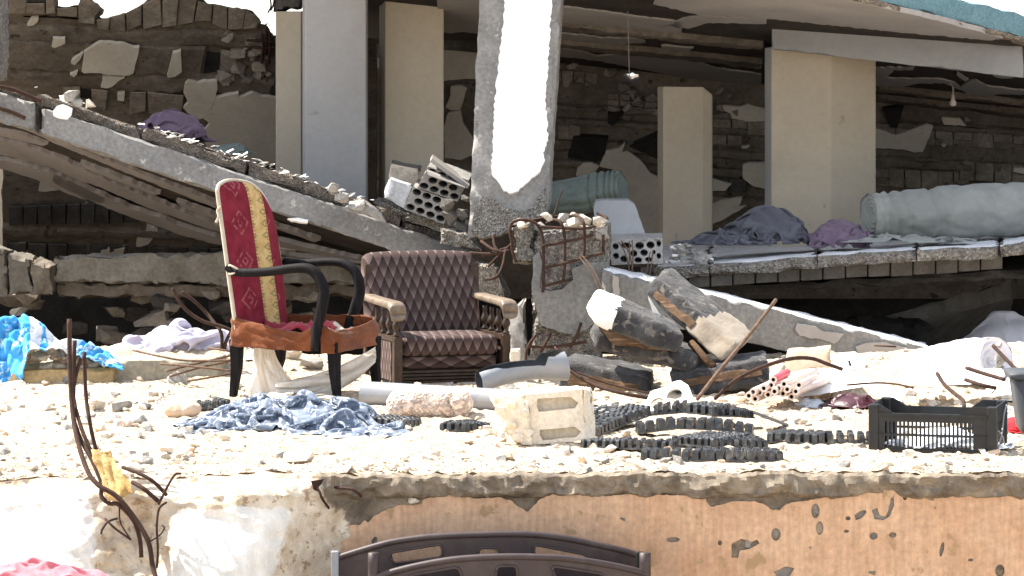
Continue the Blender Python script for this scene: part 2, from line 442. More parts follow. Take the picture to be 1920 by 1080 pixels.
M['cream'] = cloth('cream_piping', (.40, .34, .26), (.52, .46, .37), 8, 400, .2)
M['denim'] = cloth('patterned_blue_cloth', (.028, .043, .078), (.19, .235, .31), 11, 400, .3, c3=(.58, .61, .65), spot=.54)
M['bluetarp'] = cloth('blue_quilt', (.03, .26, .56), (.09, .40, .70), 4, 300, .25, c3=(.62, .70, .76), spot=.56)
M['whitetarp'] = cloth('white_sheeting', (.55, .60, .66), (.74, .77, .80), 5, 300, .25)
M['lilac'] = cloth('lilac_blanket', (.40, .37, .47), (.58, .55, .64), 5, 300, .4, c3=(.28, .25, .35), spot=.64)
M['purple'] = cloth('purple_roll_cloth', (.12, .082, .122), (.175, .125, .175), 5, 500, .3)
M['slate'] = cloth('slate_grey_cloth', (.060, .062, .078), (.105, .106, .128), 4, 500, .3)
M['greygreen'] = cloth('grey_green_carpet_cloth', (.215, .226, .208), (.285, .292, .27), 3, 500, .2)
M['darkgreen'] = cloth('dark_green_carpet_cloth', (.10, .13, .12), (.155, .19, .175), 3, 500, .2)
M['whitesack'] = cloth('pale_lilac_sack', (.62, .60, .66), (.74, .72, .76), 3, 300, .2)
M['pink'] = cloth('pink_cloth', (.50, .13, .16), (.60, .20, .22), 4, 400, .3)
M['redcl'] = cloth('bright_red_cloth', (.42, .012, .02), (.55, .03, .04), 6, 300, .3)
M['maroon'] = plain('maroon_plastic_bag', (.035, .007, .013), (.065, .013, .022), .35, 9, .3, .5)
M['yellow'] = cloth('yellowed_foam', (.38, .235, .075), (.58, .42, .20), 14, 200, .6)
M['card'] = plain('pale_cardboard', (.46, .34, .235), (.58, .45, .33), .85, 7, .2, .2)
M['whiteboard'] = plain('white_board', (.72, .70, .67), (.80, .78, .75), .6, 4, .06, .3, dust=(.62, .56, .48))
M['tube'] = plain('pinkish_white_tube', (.60, .47, .41), (.72, .62, .56), .5, 9, .1)
M['redtube'] = plain('red_plastic_tube', (.45, .05, .08), (.56, .10, .13), .5, 9, .1)
M['cable'] = plain('grey_cable', (.16, .14, .13), (.24, .21, .19), .6)
M['bulb'] = plain('pinkish_bulb_holder', (.52, .42, .37), (.62, .52, .46), .45)
M['ledge'] = stony('yellowed_concrete_ledge', (.38, .26, .12), (.52, .38, .20), 4, 40, .5, .01)
M['kerb'] = stony('greenish_concrete_kerb', (.28, .26, .20), (.36, .335, .265), 3, 40, .4, .01)
t = NT('clear_plastic_sheet'); co = t.coord(); h = t.noise(co, 9, 6, .6, 1.5)
M['film'] = t.fin((.90, .88, .84), .35, t.bump(h, .6, .03), .5)
tr_ = t.n('ShaderNodeBsdfTranslucent'); tr_.inputs['Color'].default_value = (.93, .90, .85, 1); mx_ = t.n('ShaderNodeMixShader'); mx_.inputs[0].default_value = .6
t.l(t.b.outputs[0], mx_.inputs[1]); t.l(tr_.outputs[0], mx_.inputs[2]); t.l(mx_.outputs[0], t.t.nodes['Material Output'].inputs[0])
t = NT('broken_wall_face'); co = t.coord()
at_ = t.n('ShaderNodeAttribute', attribute_name='zone'); sp = t.n('ShaderNodeSeparateXYZ'); t.l(at_.outputs['Vector'], sp.inputs[0])
nz_ = t.math('SUBTRACT', t.noise(co, 9, 8, .68, .5), .5)
def zone_(ch): return t.ramp(t.math('ADD', sp.outputs[ch], t.math('MULTIPLY', nz_, .9)), [(.46, 0.0), (.54, 1.0)])
base_ = t.ramp(t.noise(co, 7, 8, .65, .4), [(.36, (.46, .36, .25)), (.62, (.74, .66, .54))])
core_ = t.ramp(t.noise(co, 8, 8, .68, .6), [(.33, (.10, .08, .06)), (.5, (.20, .165, .125)), (.68, (.33, .28, .215))])
chalk_ = t.mix(.22, t.ramp(t.noise(co, 3, 6), [(.4, (.72, .68, .60)), (.6, (.85, .82, .76))]), t.ramp(t.noise(t.coord((16, 16, .8)), 1.0, 6), [(.4, .5), (.6, 1.2)]), 'MULTIPLY')
tan_ = t.mix(t.ramp(t.noise(co, 24, 7, .7), [(.56, 0.0), (.62, .8)]), base_, (.27, .18, .11))
col = t.mix(zone_(1), t.mix(zone_(0), tan_, core_), chalk_)
M['wallface'] = t.fin(col, .95, t.bump(t.noise(co, 26, 9, .7), .8, .018), .2)
# tapestry of the red chair: u across the back (0..1), v = height in metres
t = NT('red_tapestry'); uvc = t.tc.outputs['UV']; sp = t.n('ShaderNodeSeparateXYZ'); t.l(uvc, sp.inputs[0]); u, v = sp.outputs[0], sp.outputs[1]
red = t.ramp(t.noise(t.coord(), 12, 5), [(.35, (.125, .010, .020)), (.65, (.19, .020, .034))])
def lattice(t, u, v, fu, fv):
    a = t.math('ABSOLUTE', t.math('SUBTRACT', t.math('FRACT', t.math('MULTIPLY', u, fu)), .5))
    b = t.math('ABSOLUTE', t.math('SUBTRACT', t.math('FRACT', t.math('MULTIPLY', v, fv)), .5))
    return t.math('ADD', a, b), a, b
d1, a1, b1 = lattice(t, u, v, 2.3, 5.2)
ring = t.math('LESS_THAN', t.math('ABSOLUTE', t.math('SUBTRACT', t.math('FRACT', t.math('MULTIPLY', d1, 5.0)), .5)), .17)
inside = t.math('LESS_THAN', d1, .44)
nz = t.math('GREATER_THAN', t.noise(t.coord((1, 1, 1)), 30, 3), .47)
fac = t.math('MULTIPLY', t.math('MULTIPLY', ring, inside), t.math('MULTIPLY', nz, .55))
red = t.mix(fac, red, (.36, .12, .12))
gold = t.ramp(t.noise(t.coord(), 25, 4), [(.35, (.40, .26, .10)), (.65, (.54, .39, .18))])
d2, a2, b2 = lattice(t, u, v, 3.7, 17)
dots = t.math('MULTIPLY', t.math('LESS_THAN', d2, .34), t.math('GREATER_THAN', d2, .14))
edge = t.math('GREATER_THAN', t.math('ABSOLUTE', t.math('SUBTRACT', u, .575)), .105)
edot = t.math('MULTIPLY', edge, t.math('LESS_THAN', t.math('FRACT', t.math('MULTIPLY', v, 60)), .45))
gold = t.mix(t.math('MULTIPLY', dots, .75), gold, (.20, .17, .07)); gold = t.mix(t.math('MULTIPLY', edot, .7), gold, (.22, .12, .05))
band = t.math('LESS_THAN', t.math('ABSOLUTE', t.math('SUBTRACT', u, .575)), .145)
M['tapestry'] = t.fin(t.mix(band, red, gold), .95, t.bump(t.noise(t.coord(), 350, 2), .3, .003), .15)
# diamond patterned velour: uv in metres, each diamond shades in its print from dark to pale
t = NT('diamond_velour'); sp = t.n('ShaderNodeSeparateXYZ'); t.l(t.tc.outputs['UV'], sp.inputs[0]); u, v = sp.outputs[0], sp.outputs[1]
a = t.math('ADD', t.math('DIVIDE', u, .051), t.math('DIVIDE', v, .118)); b = t.math('SUBTRACT', t.math('DIVIDE', u, .051), t.math('DIVIDE', v, .118))
g = t.math('ADD', t.math('MULTIPLY', t.math('SUBTRACT', t.math('FRACT', a), t.math('FRACT', b)), .5), .5)
col = t.ramp(g, [(.04, (.185, .138, .125)), (.45, (.07, .046, .042)), (.95, (.014, .009, .0085))])
col = t.mix(.35, col, t.ramp(t.noise(t.coord(), 14, 5), [(.35, .6), (.65, 1.3)]), 'MULTIPLY')
M['velour'] = t.fin(col, .9, t.bump(t.noise(t.coord(), 400, 2), .3, .003), .2)
# ------------------------------------------------------------ ground, terrace, wall
def mound(x, y, cx, cy, sx, sy, h): return h*math.exp(-((x-cx)/sx)**2-((y-cy)/sy)**2)
YE = 12.93                                     # the terrace's front edge
def gz(x, y):
    z = .008*FB((x, y, 0), 2.2, 1, 3)+.010*FB((x, y, 0), 11, 2, 3)
    z += mound(x, y, -1.9, 18.0, .75, .5, .13)+mound(x, y, 1.75, 17.2, .9, .55, .10)+mound(x, y, 2.9, 17.4, .8, .8, .15)+mound(x, y, -2.7, 17.3, .5, .4, .06)
    z -= .025*sst(13.25, YE, y)*sst(-.9, -1.4, x)
    return z
def ground_fn(u, v):
    x = lerp(-4.6, 4.8, u); y = lerp(YE, 18.9, v**1.15)
    yy = y+.02*FB((x, 0, 0), 9, 5, 3)*(1-sst(0, .12, v))
    z = gz(x, y)+.015*FB((x, y, 0), 24, 8, 3)
    if v > .985: z -= .3
    if v > .995: z -= 1.3
    return V((x, yy, z))
g = MB(); g.grid(ground_fn, 330, 230)
mk('rubble_ground', g, M['rubble'], loc=(0, 16, 0), smooth=True, kind='structure')
LZ = -.95
def low_fn(u, v):
    x = lerp(-60, 60, u) if False else (math.copysign(abs(2*u-1)**2.2, 2*u-1)*60); y = -20+ (v**1.6)*320
    z = LZ-.02*FB((x, y, 0), .8, 3, 2)
    return V((x, y, z-(1.2 if 13.2 < y < 26 and abs(x) < 9 else 0)))
g = MB(); g.grid(low_fn, 90, 90)
mk('dirt_ground', g, M['rubble'], loc=(0, 10, LZ), smooth=True, kind='structure')
g = MB()                                       # rubble heap at the foot of the wall
g.grid(lambda u, v: V((lerp(-3.2, -1.0, u), lerp(11.2, 12.95, v), LZ-.03+(.80+.035*FB((u*4, v*4, 1), 2.2, 4, 4))*math.sin(math.pi*min(1, max(0, u*.92+.22)))**.8*sst(0, .62, v)+.02*FB((u*30, v*30, 1), 1, 4, 3))), 90, 60)
mk('rubble_heap', g, M['rubble'], smooth=True, kind='stuff')

# the retaining wall: broken sloping face on the left, upright rendered face on the right
RW = thing('retaining_wall', 'long low wall with flaking ochre render and a broken chalky white end', 'wall', (0, YE, -.9))
def face_fn(u, v):
    x = lerp(-4.6, 4.8, u); s = v*1.25                   # s metres down from the edge
    k = sst(-.60, -1.08, x+.20*(s-.1))   # 1 on the broken left end
    gap = math.exp(-((x+1.50-.12*s)/.13)**2)*sst(.05, .3, s)
    y = YE-.008-k*(.62*s+.10*sst(0, .1, s))
    z = gz(x, YE)*(1-sst(0, .2, s))-s*(1-.25*k)
    rr = k*(.055*FB((x, s*1.3, 2), 2.6, 6, 4)+.016*FB((x, s, 1), 17, 7, 3))
    rr *= 1-.75*sst(-1.62, -1.75, x)*sst(.12, .2, s)-.55*sst(-1.36, -1.28, x)*sst(-.98, -1.06, x)*sst(.2, .3, s)
    y += rr-.012*(1-k)*FB((x, s, 3), 9, 7, 4)*1.3
    y += gap*(.20+.05*FB((x, s, 9), 14, 3, 3))
    lip = (1-sst(.085, .10, s+.02*FB((x, 0, 1), 7, 3, 3)))*(1-k)
    y -= lip*(.026+.012*FB((x, s, 7), 8, 3, 3))*sst(0, .012, s)
    vo = noise.voronoi(V((x*11, s*17, 2)))[0][0]-.35; y -= lip*(.035*vo+.010*FB((x, s, 4), 30, 9, 3))+(1-k)*(.004+.008*lip)*FB((x, s, 5), 22, 19, 3)
    return V((x, y+.02*FB((x, 0, 0), 9, 5, 3)*(1-sst(0, .05, s)), z+.008*lip*FB((x, s, 1), 25, 2, 2)))
g = MB(); g.grid(face_fn, 700, 110)
cf = mk('concrete_face', g, M['wallface'], RW, ang=28)
za = cf.data.attributes.new('zone', 'FLOAT_VECTOR', 'POINT')
for i, v in enumerate(g.v):
    x, z = v.x, v.z
    core = sst(-.95-.55*z, -.60-.55*z, x)
    ch = max(sst(-1.58, -1.74, x+.1*z)*sst(-.02, -.12, z), sst(-1.40, -1.28, x)*sst(-.70+.3*z, -.95+.3*z, x)*sst(-.07, -.17, z))
    za.data[i].vector = (core, ch, 0)
WP = Plane(P(0, 900, YE-.02), P(1900, 900, YE-.02), P(0, 1080, YE-.02))
top = [(604, 1110), (606, 1040), (618, 1010), (640, 1000), (648, 985), (672, 985), (684, 976), (690, 980), (700, 968), (725, 955), (745, 948), (762, 948), (790, 945), (795, 935), (815, 932), (838, 922), (850, 915), (862, 922), (870, 930), (885, 934), (940, 933), (955, 937), (965, 945), (985, 958), (990, 960), (1000, 948), (1015, 935), (1030, 930), (1040, 923), (1060, 921), (1075, 928), (1140, 930), (1180, 926), (1260, 929), (1290, 929), (1318, 930), (1325, 940), (1333, 950), (1350, 947), (1375, 940), (1410, 940), (1430, 944), (1445, 955), (1462, 957), (1475, 945), (1500, 940), (1525, 937), (1545, 932), (1562, 925), (1575, 912), (1600, 900), (1618, 895), (1622, 900), (1640, 893), (1660, 898), (1690, 908), (1700, 903), (1710, 912), (1730, 922), (1752, 912), (1770, 908), (1778, 918), (1800, 928), (1830, 930), (1860, 926), (1900, 930), (2150, 934), (2150, 1420), (604, 1420)]
holes = [ell(1529, 958, 8, 14), ell(1537, 990, 7, 13), ell(1455, 1002, 9, 12), [(1372, 1020), (1390, 1010), (1410, 1016), (1420, 1012), (1424, 1020), (1405, 1030), (1388, 1032), (1384, 1046), (1372, 1046)], [(1602, 966), (1614, 958), (1622, 956), (1625, 960), (1615, 972), (1604, 976)], [(1635, 956), (1645, 952), (1650, 966), (1660, 968), (1666, 955), (1670, 935), (1676, 930), (1676, 950), (1668, 968), (1655, 976), (1640, 974)], ell(1638, 1005, 8, 7), ell(1590, 972, 5, 4), ell(1697, 930, 5, 8), ell(1766, 1030, 4, 14, rot=.2), ell(1674, 1003, 7, 5), ell(1875, 1070, 9, 12), [(1450, 1072), (1475, 1062), (1490, 1066), (1480, 1082), (1458, 1084)], ell(702, 1015, 5, 9, rot=.4), ell(1587, 996, 5, 3), ell(1350, 1018, 4, 5), ell(945, 980, 11, 10), ell(1255, 1010, 12, 6), ell(1280, 1002, 9, 10)]
holes = holes[:16]+[ell(1262, 1012, 13, 5), ell(1820, 1050, 5, 3)]
g = MB(); g.plate(jag(top, 5, 1.4, 3), [jag(h, 4, .9, i) for i, h in enumerate(holes)], lambda x, y: WP.hit(x, y), V((0, .05, 0)))
mk('ochre_render', g, M['orange'], RW)
low = [(x, y+(3.5 if y < 1005 else 0)) for x, y in top]
g = MB(); g.plate(low, [], lambda x, y: WP.hit(x, y, -.012), V((0, .03, 0))); mk('cement_undercoat', g, M['undercoat'], RW)
g = MB(); g.hull(P(775, 938, YE-.03), .03, .03, .014, random.Random(4), 16); mk('stone', g, M['stone'], RW)
# bent reinforcement sticking out of the wall's broken end
rb = [
 ([(130, 598, 12.95), (131, 680, 12.94), (135, 760, 12.9), (144, 820, 12.8), (163, 880, 12.68), (185, 910, 12.62), (218, 930, 12.6), (250, 968, 12.58), (278, 1015, 12.55), (286, 1060, 12.53), (293, 1085, 12.5)], .0095),
 ([(140, 638, 13.0), (138, 700, 12.98), (136, 770, 12.92), (150, 820, 12.82), (172, 862, 12.74), (190, 905, 12.68), (190, 930, 12.66), (205, 944, 12.64), (222, 946, 12.63), (250, 975, 12.6), (262, 1010, 12.6), (265, 1045, 12.6)], .0085),
 ([(158, 660, 13.02), (161, 740, 13.0), (170, 800, 12.92), (181, 845, 12.84), (196, 875, 12.8)], .008),
 ([(152, 672, 13.0), (143, 700, 12.99), (138, 745, 12.95), (152, 800, 12.85), (166, 835, 12.8), (178, 860, 12.78)], .008),
 ([(230, 876, 12.75), (262, 888, 12.68), (290, 905, 12.66), (312, 928, 12.7)], .0075),
 ([(248, 904, 12.7), (270, 917, 12.64), (297, 940, 12.66)], .0085),
 ([(338, 888, 12.72), (328, 890, 12.68), (315, 910, 12.64), (297, 946, 12.64)], .005),
 ([(312, 942, 12.66), (298, 955, 12.62), (294, 990, 12.6), (296, 1030, 12.58), (294, 1065, 12.56)], .0045),
 ([(197, 972, 12.62), (215, 990, 12.58), (246, 1012, 12.58)], .0045),
 ([(220, 972, 12.62), (203, 978, 12.58), (192, 992, 12.56), (190, 1000, 12.6)], .0045),
 ([(224, 950, 12.64), (226, 980, 12.6), (244, 1010, 12.6)], .003),
 ([(282, 1015, 12.56), (300, 1003, 12.58), (308, 990, 12.6), (304, 985, 12.62)], .003),
 ([(584, 905, 12.9), (598, 920, 12.84), (604, 935, 12.84), (618, 955, 12.9)], .005),
 ([(628, 914, 12.9), (655, 916, 12.84), (668, 922, 12.84), (678, 931, 12.85)], .006),
]
for pts, r in rb:
    g = MB(); g.tube([P(*p) for p in pts], r, 7, rib=.08); mk('rebar', g, M['rust'], RW, smooth=True)
g = MB(); g.plate([(583, 902), (609, 898), (606, 914), (596, 922), (588, 918)], [], lambda x, y: P(x, y, 12.84+(x-583)*.002), V((0, .006, 0))); mk('steel_strap', g, M['rust'], RW)

# ------------------------------------------------------------ the collapsed building behind
B = thing('collapsed_building', 'collapsed concrete building with cream pillars and hanging broken floor slabs', 'building', (0, 21, 0))
rnd = random.Random(11)
def poly_part(name, plane, px, mat, parent, proud=.012, back=.02, step=9, amp=1.2, seed=0, holes=(), off=0.0):
    g = MB(); g.plate(jag(px, step, amp, seed) if step else px, holes, lambda x, y: plane.hit(x, y, proud+off), -plane.n*(proud+back))
    return mk(name, g, mat, parent)
def block_part(plane, q, proud, mat, parent, name='block', depth=.10, tilt=.012, seed=0):
    r = random.Random(seed); fr = [plane.hit(x+r.uniform(-.8, .8), y+r.uniform(-.8, .8), proud+r.uniform(-tilt, tilt)) for x, y in q]
    c = sum(fr, V())/len(fr); g = MB(); n = len(fr)
    inner = [lerp(c, p, .95)+plane.n*.006 for p in fr]; bk = [p+V((0, depth, 0)) for p in fr]
    fs = [list(range(n)), *[[i, (i+1) % n, n+(i+1) % n, n+i] for i in range(n)], *[[n+i, n+(i+1) % n, 2*n+(i+1) % n, 2*n+i] for i in range(n)], [2*n+i for i in range(n)][::-1]]
    g.add(inner+fr+bk, fs); return mk(name, g, mat, parent)
def strip(plane, q, proud, mat, parent, name, seed=0, div=None, amp=.010, depth=.12, chip=.03):
    """a rough ledge or rib over a quad of photo points TL TR BR BL on the plane"""
    f = [plane.hit(x, y, proud) for x, y in q]; b = [p-plane.n*depth for p in f]
    L = int((f[1]-f[0]).length/.035)+2; H = int((f[0]-f[3]).length/.035)+2
    g = MB(); g.rough(f+b, div or (min(L, 110), min(H, 24), 3), amp, chip, seed, 7); return mk(name, g, mat, parent, ang=40)

# left hanging slab, seen from below, torn open to the sky at its top
PL = Plane(P(0, 40, 21.4), P(500, 40, 21.5), P(0, 300, 22.6))
out = [(-90, -12), (17, -12), (102, -6), (103, 12), (120, 13), (147, 9), (150, 0), (160, -6), (178, 5), (190, 17), (188, 25), (178, 33), (186, 36), (215, 29), (245, 21), (262, 10), (275, 0), (292, -9), (372, -7), (385, 5), (402, 7), (430, 13), (460, 16), (470, 19), (478, 28), (487, 41), (482, 48), (490, 60), (500, 58), (512, 66), (560, 72), (705, 72), (705, 620), (-90, 620)]
slit = [(42, 29), (60, 30), (75, 29), (88, 28), (100, 31), (108, 28), (125, 31), (146, 33), (146, 37), (120, 35), (104, 34), (80, 33), (60, 33), (45, 32)]
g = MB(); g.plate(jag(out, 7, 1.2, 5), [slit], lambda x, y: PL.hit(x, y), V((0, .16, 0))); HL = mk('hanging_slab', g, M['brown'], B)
A = [[(17, -9), (50, -6), (48, 25), (15, 24)], [(50, 6), (84, 6), (84, 25), (50, 24)], [(86, -6), (101, -5), (103, 24), (86, 25)], [(106, 15), (145, 13), (146, 30), (108, 28)], [(147, 8), (160, -3), (178, 6), (187, 17), (178, 30), (176, 44), (147, 42)], [(181, 37), (205, 32), (204, 56), (183, 52)], [(206, 31), (234, 25), (236, 58), (206, 56)], [(237, 24), (266, 9), (266, 45), (238, 58)], [(268, 6), (300, -6), (303, 46), (269, 55)], [(305, -5), (334, -6), (330, 48), (304, 52)], [(336, -5), (370, -6), (362, 42), (332, 48)], [(372, 2), (398, 8), (396, 38), (364, 40)], [(400, 8), (427, 14), (426, 55), (398, 44)], [(429, 14), (460, 17), (455, 54), (428, 55)], [(462, 18), (476, 28), (484, 40), (478, 52), (456, 54)]]
for i, q in enumerate(A): block_part(PL, q, rnd.uniform(.04, .075), M['block'], HL, seed=i)
strip(PL, [(-60, 47), (505, 66), (515, 95), (-60, 76)], .03, M['brown'], HL, 'rib', 1)
strip(PL, [(8, 79), (386, 94), (377, 147), (8, 129)], .045, M['brown'], HL, 'soffit_panel', 2, amp=.004, chip=.012)
strip(PL, [(-60, 131), (515, 150), (515, 184), (-60, 157)], .035, M['brown'], HL, 'rib', 3)
for i, q in enumerate([[(118, 159), (150, 162), (150, 186), (118, 181)], [(172, 167), (202, 170), (198, 207), (172, 192)], [(204, 171), (238, 170), (236, 214), (204, 208)], [(244, 172), (274, 172), (272, 208), (242, 214)], [(276, 172), (344, 178), (340, 215), (278, 212)], [(414, 98), (446, 100), (440, 134), (412, 133)]]):
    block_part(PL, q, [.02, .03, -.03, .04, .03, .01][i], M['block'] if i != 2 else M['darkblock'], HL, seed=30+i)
poly_part('void_shade', PL, [(388, 98), (413, 99), (410, 134), (381, 138)], M['void_shade'], HL, .004, step=0)  # flat dark plate paints the shade of a hole
poly_part('void_shade', PL, [(150, 166), (172, 168), (172, 188), (150, 182)], M['void_shade'], HL, .004, step=0)
for i in range(26):
    g = MB(); x, y = rnd.uniform(415, 512), rnd.uniform(62, 150); s = rnd.uniform(.02, .06)
    g.hull(PL.hit(x, y, .02), s*1.3, s, s, rnd, 12); mk('broken_lump', g, M['block'], HL)
for pts in ([(462, 76), (490, 76), (514, 78)], [(468, 88), (495, 90), (515, 88)], [(492, 64), (493, 90), (491, 118)], [(505, 60), (506, 92), (504, 118)], [(500, 50), (499, 75), (498, 100)]):
    g = MB(); g.tube([PL.hit(x, y, .07) for x, y in pts], .010, 6); mk('rebar', g, M['rust'], HL, smooth=True)
PPL = [
 [(157, 99), (163, 95), (185, 81), (190, 80), (225, 82), (252, 90), (261, 89), (257, 110), (250, 138), (240, 142), (198, 140), (187, 137), (158, 138), (153, 134), (155, 118)],
 [(156, 99), (150, 112), (140, 122), (133, 119), (135, 114)], [(192, 143), (234, 146), (222, 152), (210, 163), (200, 166), (189, 164), (192, 155)],
 [(99, 73), (122, 73), (122, 82), (103, 90), (97, 88)], [(324, 100), (339, 96), (339, 108), (341, 135), (328, 144), (315, 146), (313, 142), (320, 118)],
 [(347, 158), (353, 153), (370, 157), (383, 153), (407, 153), (408, 167), (404, 182), (392, 214), (381, 222), (372, 224), (353, 213), (344, 203), (353, 193), (344, 174)],
 [(404, 183), (447, 175), (448, 183), (473, 175), (490, 182), (540, 186), (540, 310), (396, 310), (380, 250), (393, 232), (382, 223), (396, 206)],
 [(53, 45), (60, 36), (72, 36), (70, 42), (62, 48), (51, 49)], [(131, 140), (146, 133), (144, 140), (138, 145)], [(8, 43), (16, 45), (8, 52)], [(220, 178), (234, 176), (232, 190), (220, 188)],
 [(76, 341), (90, 336), (110, 356), (84, 360), (72, 358)], [(275, 424), (302, 436), (280, 432), (272, 440)], [(258, 446), (286, 448), (278, 458), (262, 463), (255, 462)],
 [(165, 402), (188, 402), (200, 396), (184, 394), (160, 384)], [(34, 460), (48, 460), (50, 474), (77, 474), (74, 490), (54, 488), (34, 470)], [(190, 470), (234, 466), (230, 482), (186, 484)]]
for i, q in enumerate(PPL):
    off = .075 if i in (0, 1, 3, 4) else .06 if i in (2, 5, 6, 8) else .03
    poly_part('plaster_patch', PL, q, M['plaster'], HL, .012, .02 if off < .05 else .012, 7, .8, 50+i, off=off-.012)
# lower storey seen under the fallen slab, left
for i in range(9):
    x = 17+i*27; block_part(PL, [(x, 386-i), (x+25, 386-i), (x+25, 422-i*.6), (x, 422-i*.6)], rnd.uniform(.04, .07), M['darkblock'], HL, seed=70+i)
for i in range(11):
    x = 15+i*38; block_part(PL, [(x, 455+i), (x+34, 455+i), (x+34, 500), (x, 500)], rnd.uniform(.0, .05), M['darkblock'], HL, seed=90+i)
strip(PL, [(-60, 425), (430, 440), (430, 452), (-60, 440)], .04, M['darkblock'] if False else M['brown'], HL, 'rib', 8)
g = MB(); g.rough([P(-60, 300, 21.6), P(5, 305, 21.6), P(5, 475, 21.6), P(-60, 475, 21.6), P(-60, 300, 22), P(5, 305, 22), P(5, 475, 22), P(-60, 475, 22)], (3, 12, 3), .006, .02, 3); mk('pillar', g, M['beige'], B, ang=40)
q = [(105, 500), (125, 478), (180, 478), (210, 479), (235, 467), (300, 477), (360, 474), (430, 471), (560, 478), (700, 500)]
f = [P(100, 480, 21.0), P(700, 472, 20.9), P(700, 534, 20.9), P(103, 531, 21.0)]
g = MB(); g.rough(f+[p+V((0, .5, -.02)) for p in f], (80, 12, 6), .022, .075, 21, 7); mk('broken_beam', g, M['dimbeam'], B, ang=45)
f = [P(100, 531, 21.05), P(700, 534, 21), P(700, 560, 21), P(103, 556, 21.05)]
g = MB(); g.rough(f+[p+V((0, .5, 0)) for p in f], (70, 5, 5), .03, .05, 22, 9); mk('broken_edge', g, M['brown'], B, ang=45)
f = [P(-50, 455, 20.7), P(98, 500, 20.9), P(100, 552, 20.9), P(-50, 556, 20.7)]
for i, (a, b_) in enumerate(((0, .42), (.43, .72), (.73, 1))):
    ff = [lerp(f[0], f[1], a), lerp(f[0], f[1], b_), lerp(f[3], f[2], b_), lerp(f[3], f[2], a)]
    g = MB(); g.rough(ff+[p+V((0, .4, 0)) for p in ff], (12, 12, 5), .018, .05, 25+i, 8); mk('broken_beam', g, M['dimbeam'] if i < 2 else M['block'], B, ang=45)
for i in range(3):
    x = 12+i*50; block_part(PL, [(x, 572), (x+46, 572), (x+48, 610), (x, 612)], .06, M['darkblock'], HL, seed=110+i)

for i in range(46):
    x = rnd.uniform(-10, 700); y = rnd.uniform(545, 640); s = rnd.uniform(.03, .11)
    g = MB(); g.hull(P(x, y, 21.3+rnd.uniform(-.3, .4)), s*1.5, s, s*.8, rnd, 13); mk('debris_lump', g, M['block'] if rnd.random() < .5 else M['darkblock'], B)
# right hanging slab and the ceiling above it
RF = Plane(P(1050, 120, 22.9), P(1920, 212, 22.9), P(1600, 0, 18.9))
RF.n = RF.n if RF.n.z < 0 else -RF.n
def roofz(x, y): return RF.p.z-(RF.n.x*(x-RF.p.x)+RF.n.y*(y-RF.p.y))/RF.n.z
edge = [(-1.0, 18.85), (1.99, 18.9), (3.126, 19.8), (4.1, 20.55), (4.1, 22.95), (-1.0, 22.95)]
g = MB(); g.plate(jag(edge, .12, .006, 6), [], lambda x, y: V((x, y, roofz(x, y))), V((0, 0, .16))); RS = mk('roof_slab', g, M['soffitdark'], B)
g = MB()                                        # painted parapet standing on the slab's edge
e0, e1, e2 = V((1.2, 18.88, 0)), V((1.99, 18.885, 0)), V((4.1, 20.54, 0))
for a, b_, nm_ in ((e0, e1, 0), (e1, e2, 1)):
    d = (b_-a).normalized(); nr = V((d.y, -d.x, 0)); 
    def cor(p, z0, o): return V((p.x, p.y, roofz(p.x, p.y)+z0))+nr*o
    g = MB(); c8 = [cor(a, .165, .015), cor(b_, .165, .015), cor(b_, .026, .015), cor(a, .026, .015), cor(a, .165, -.12), cor(b_, .165, -.12), cor(b_, .026, -.12), cor(a, .026, -.12)]
    g.rough(c8, (60, 8, 3), .004, .015, 9); mk('parapet', g, M['fascia'], B, ang=40)
    g = MB(); c8 = [cor(a, .024, .03), cor(b_, .024, .03), cor(b_, -.006, .03), cor(a, -.006, .03), cor(a, .024, -.1), cor(b_, .024, -.1), cor(b_, -.006, -.1), cor(a, -.006, -.1)]
    g.rough(c8, (70, 2, 2), .006, .018, 10, 12); mk('slab_edge', g, M['broken_warm'], B, ang=40)
CE = [
 [(1240, -22), (1560, -22), (1600, 3), (1700, 25), (1790, 47), (1880, 72), (1860, 76), (1700, 62), (1447, 36), (1380, 32), (1310, 28), (1225, 8)],
 [(1056, 14), (1130, 22), (1200, 33), (1278, 42), (1278, 62), (1190, 55), (1150, 50), (1100, 48), (1050, 42), (1030, 20)],
 [(1030, 62), (1090, 66), (1130, 72), (1200, 72), (1210, 80), (1150, 84), (1100, 83), (1040, 80)],
 [(1040, 88), (1085, 95), (1120, 106), (1180, 98), (1278, 106), (1340, 128), (1427, 140), (1427, 158), (1350, 156), (1280, 146), (1200, 130), (1120, 114), (1030, 104)],
 [(1280, 36), (1320, 30), (1437, 36), (1437, 45), (1330, 43), (1290, 54), (1240, 50)], [(1353, 107), (1427, 121), (1427, 129), (1370, 124)], [(1240, 86), (1300, 90), (1290, 97), (1240, 94)],
 [(820, -20), (912, -20), (912, 66), (870, 60), (846, 63), (820, 58)], [(1660, 127), (1700, 128), (1716, 122), (1712, 132), (1680, 132)],
 [(1636, 127), (1668, 129), (1675, 134), (1660, 146), (1680, 148), (1760, 149), (1790, 156), (1800, 164), (1818, 152), (1830, 151), (1850, 162), (1930, 172), (1930, 178), (1870, 177), (1848, 184), (1806, 184), (1812, 174), (1770, 156), (1720, 157), (1690, 163), (1636, 160)],
 [(1862, 142), (1905, 142), (1898, 147), (1870, 146)], [(1795, 137), (1816, 150), (1810, 153), (1793, 140)]]
for i, q in enumerate(CE): poly_part('ceiling_plaster', RF, q, M['ceil'], RS, .012, .02, 8, .9, 200+i)
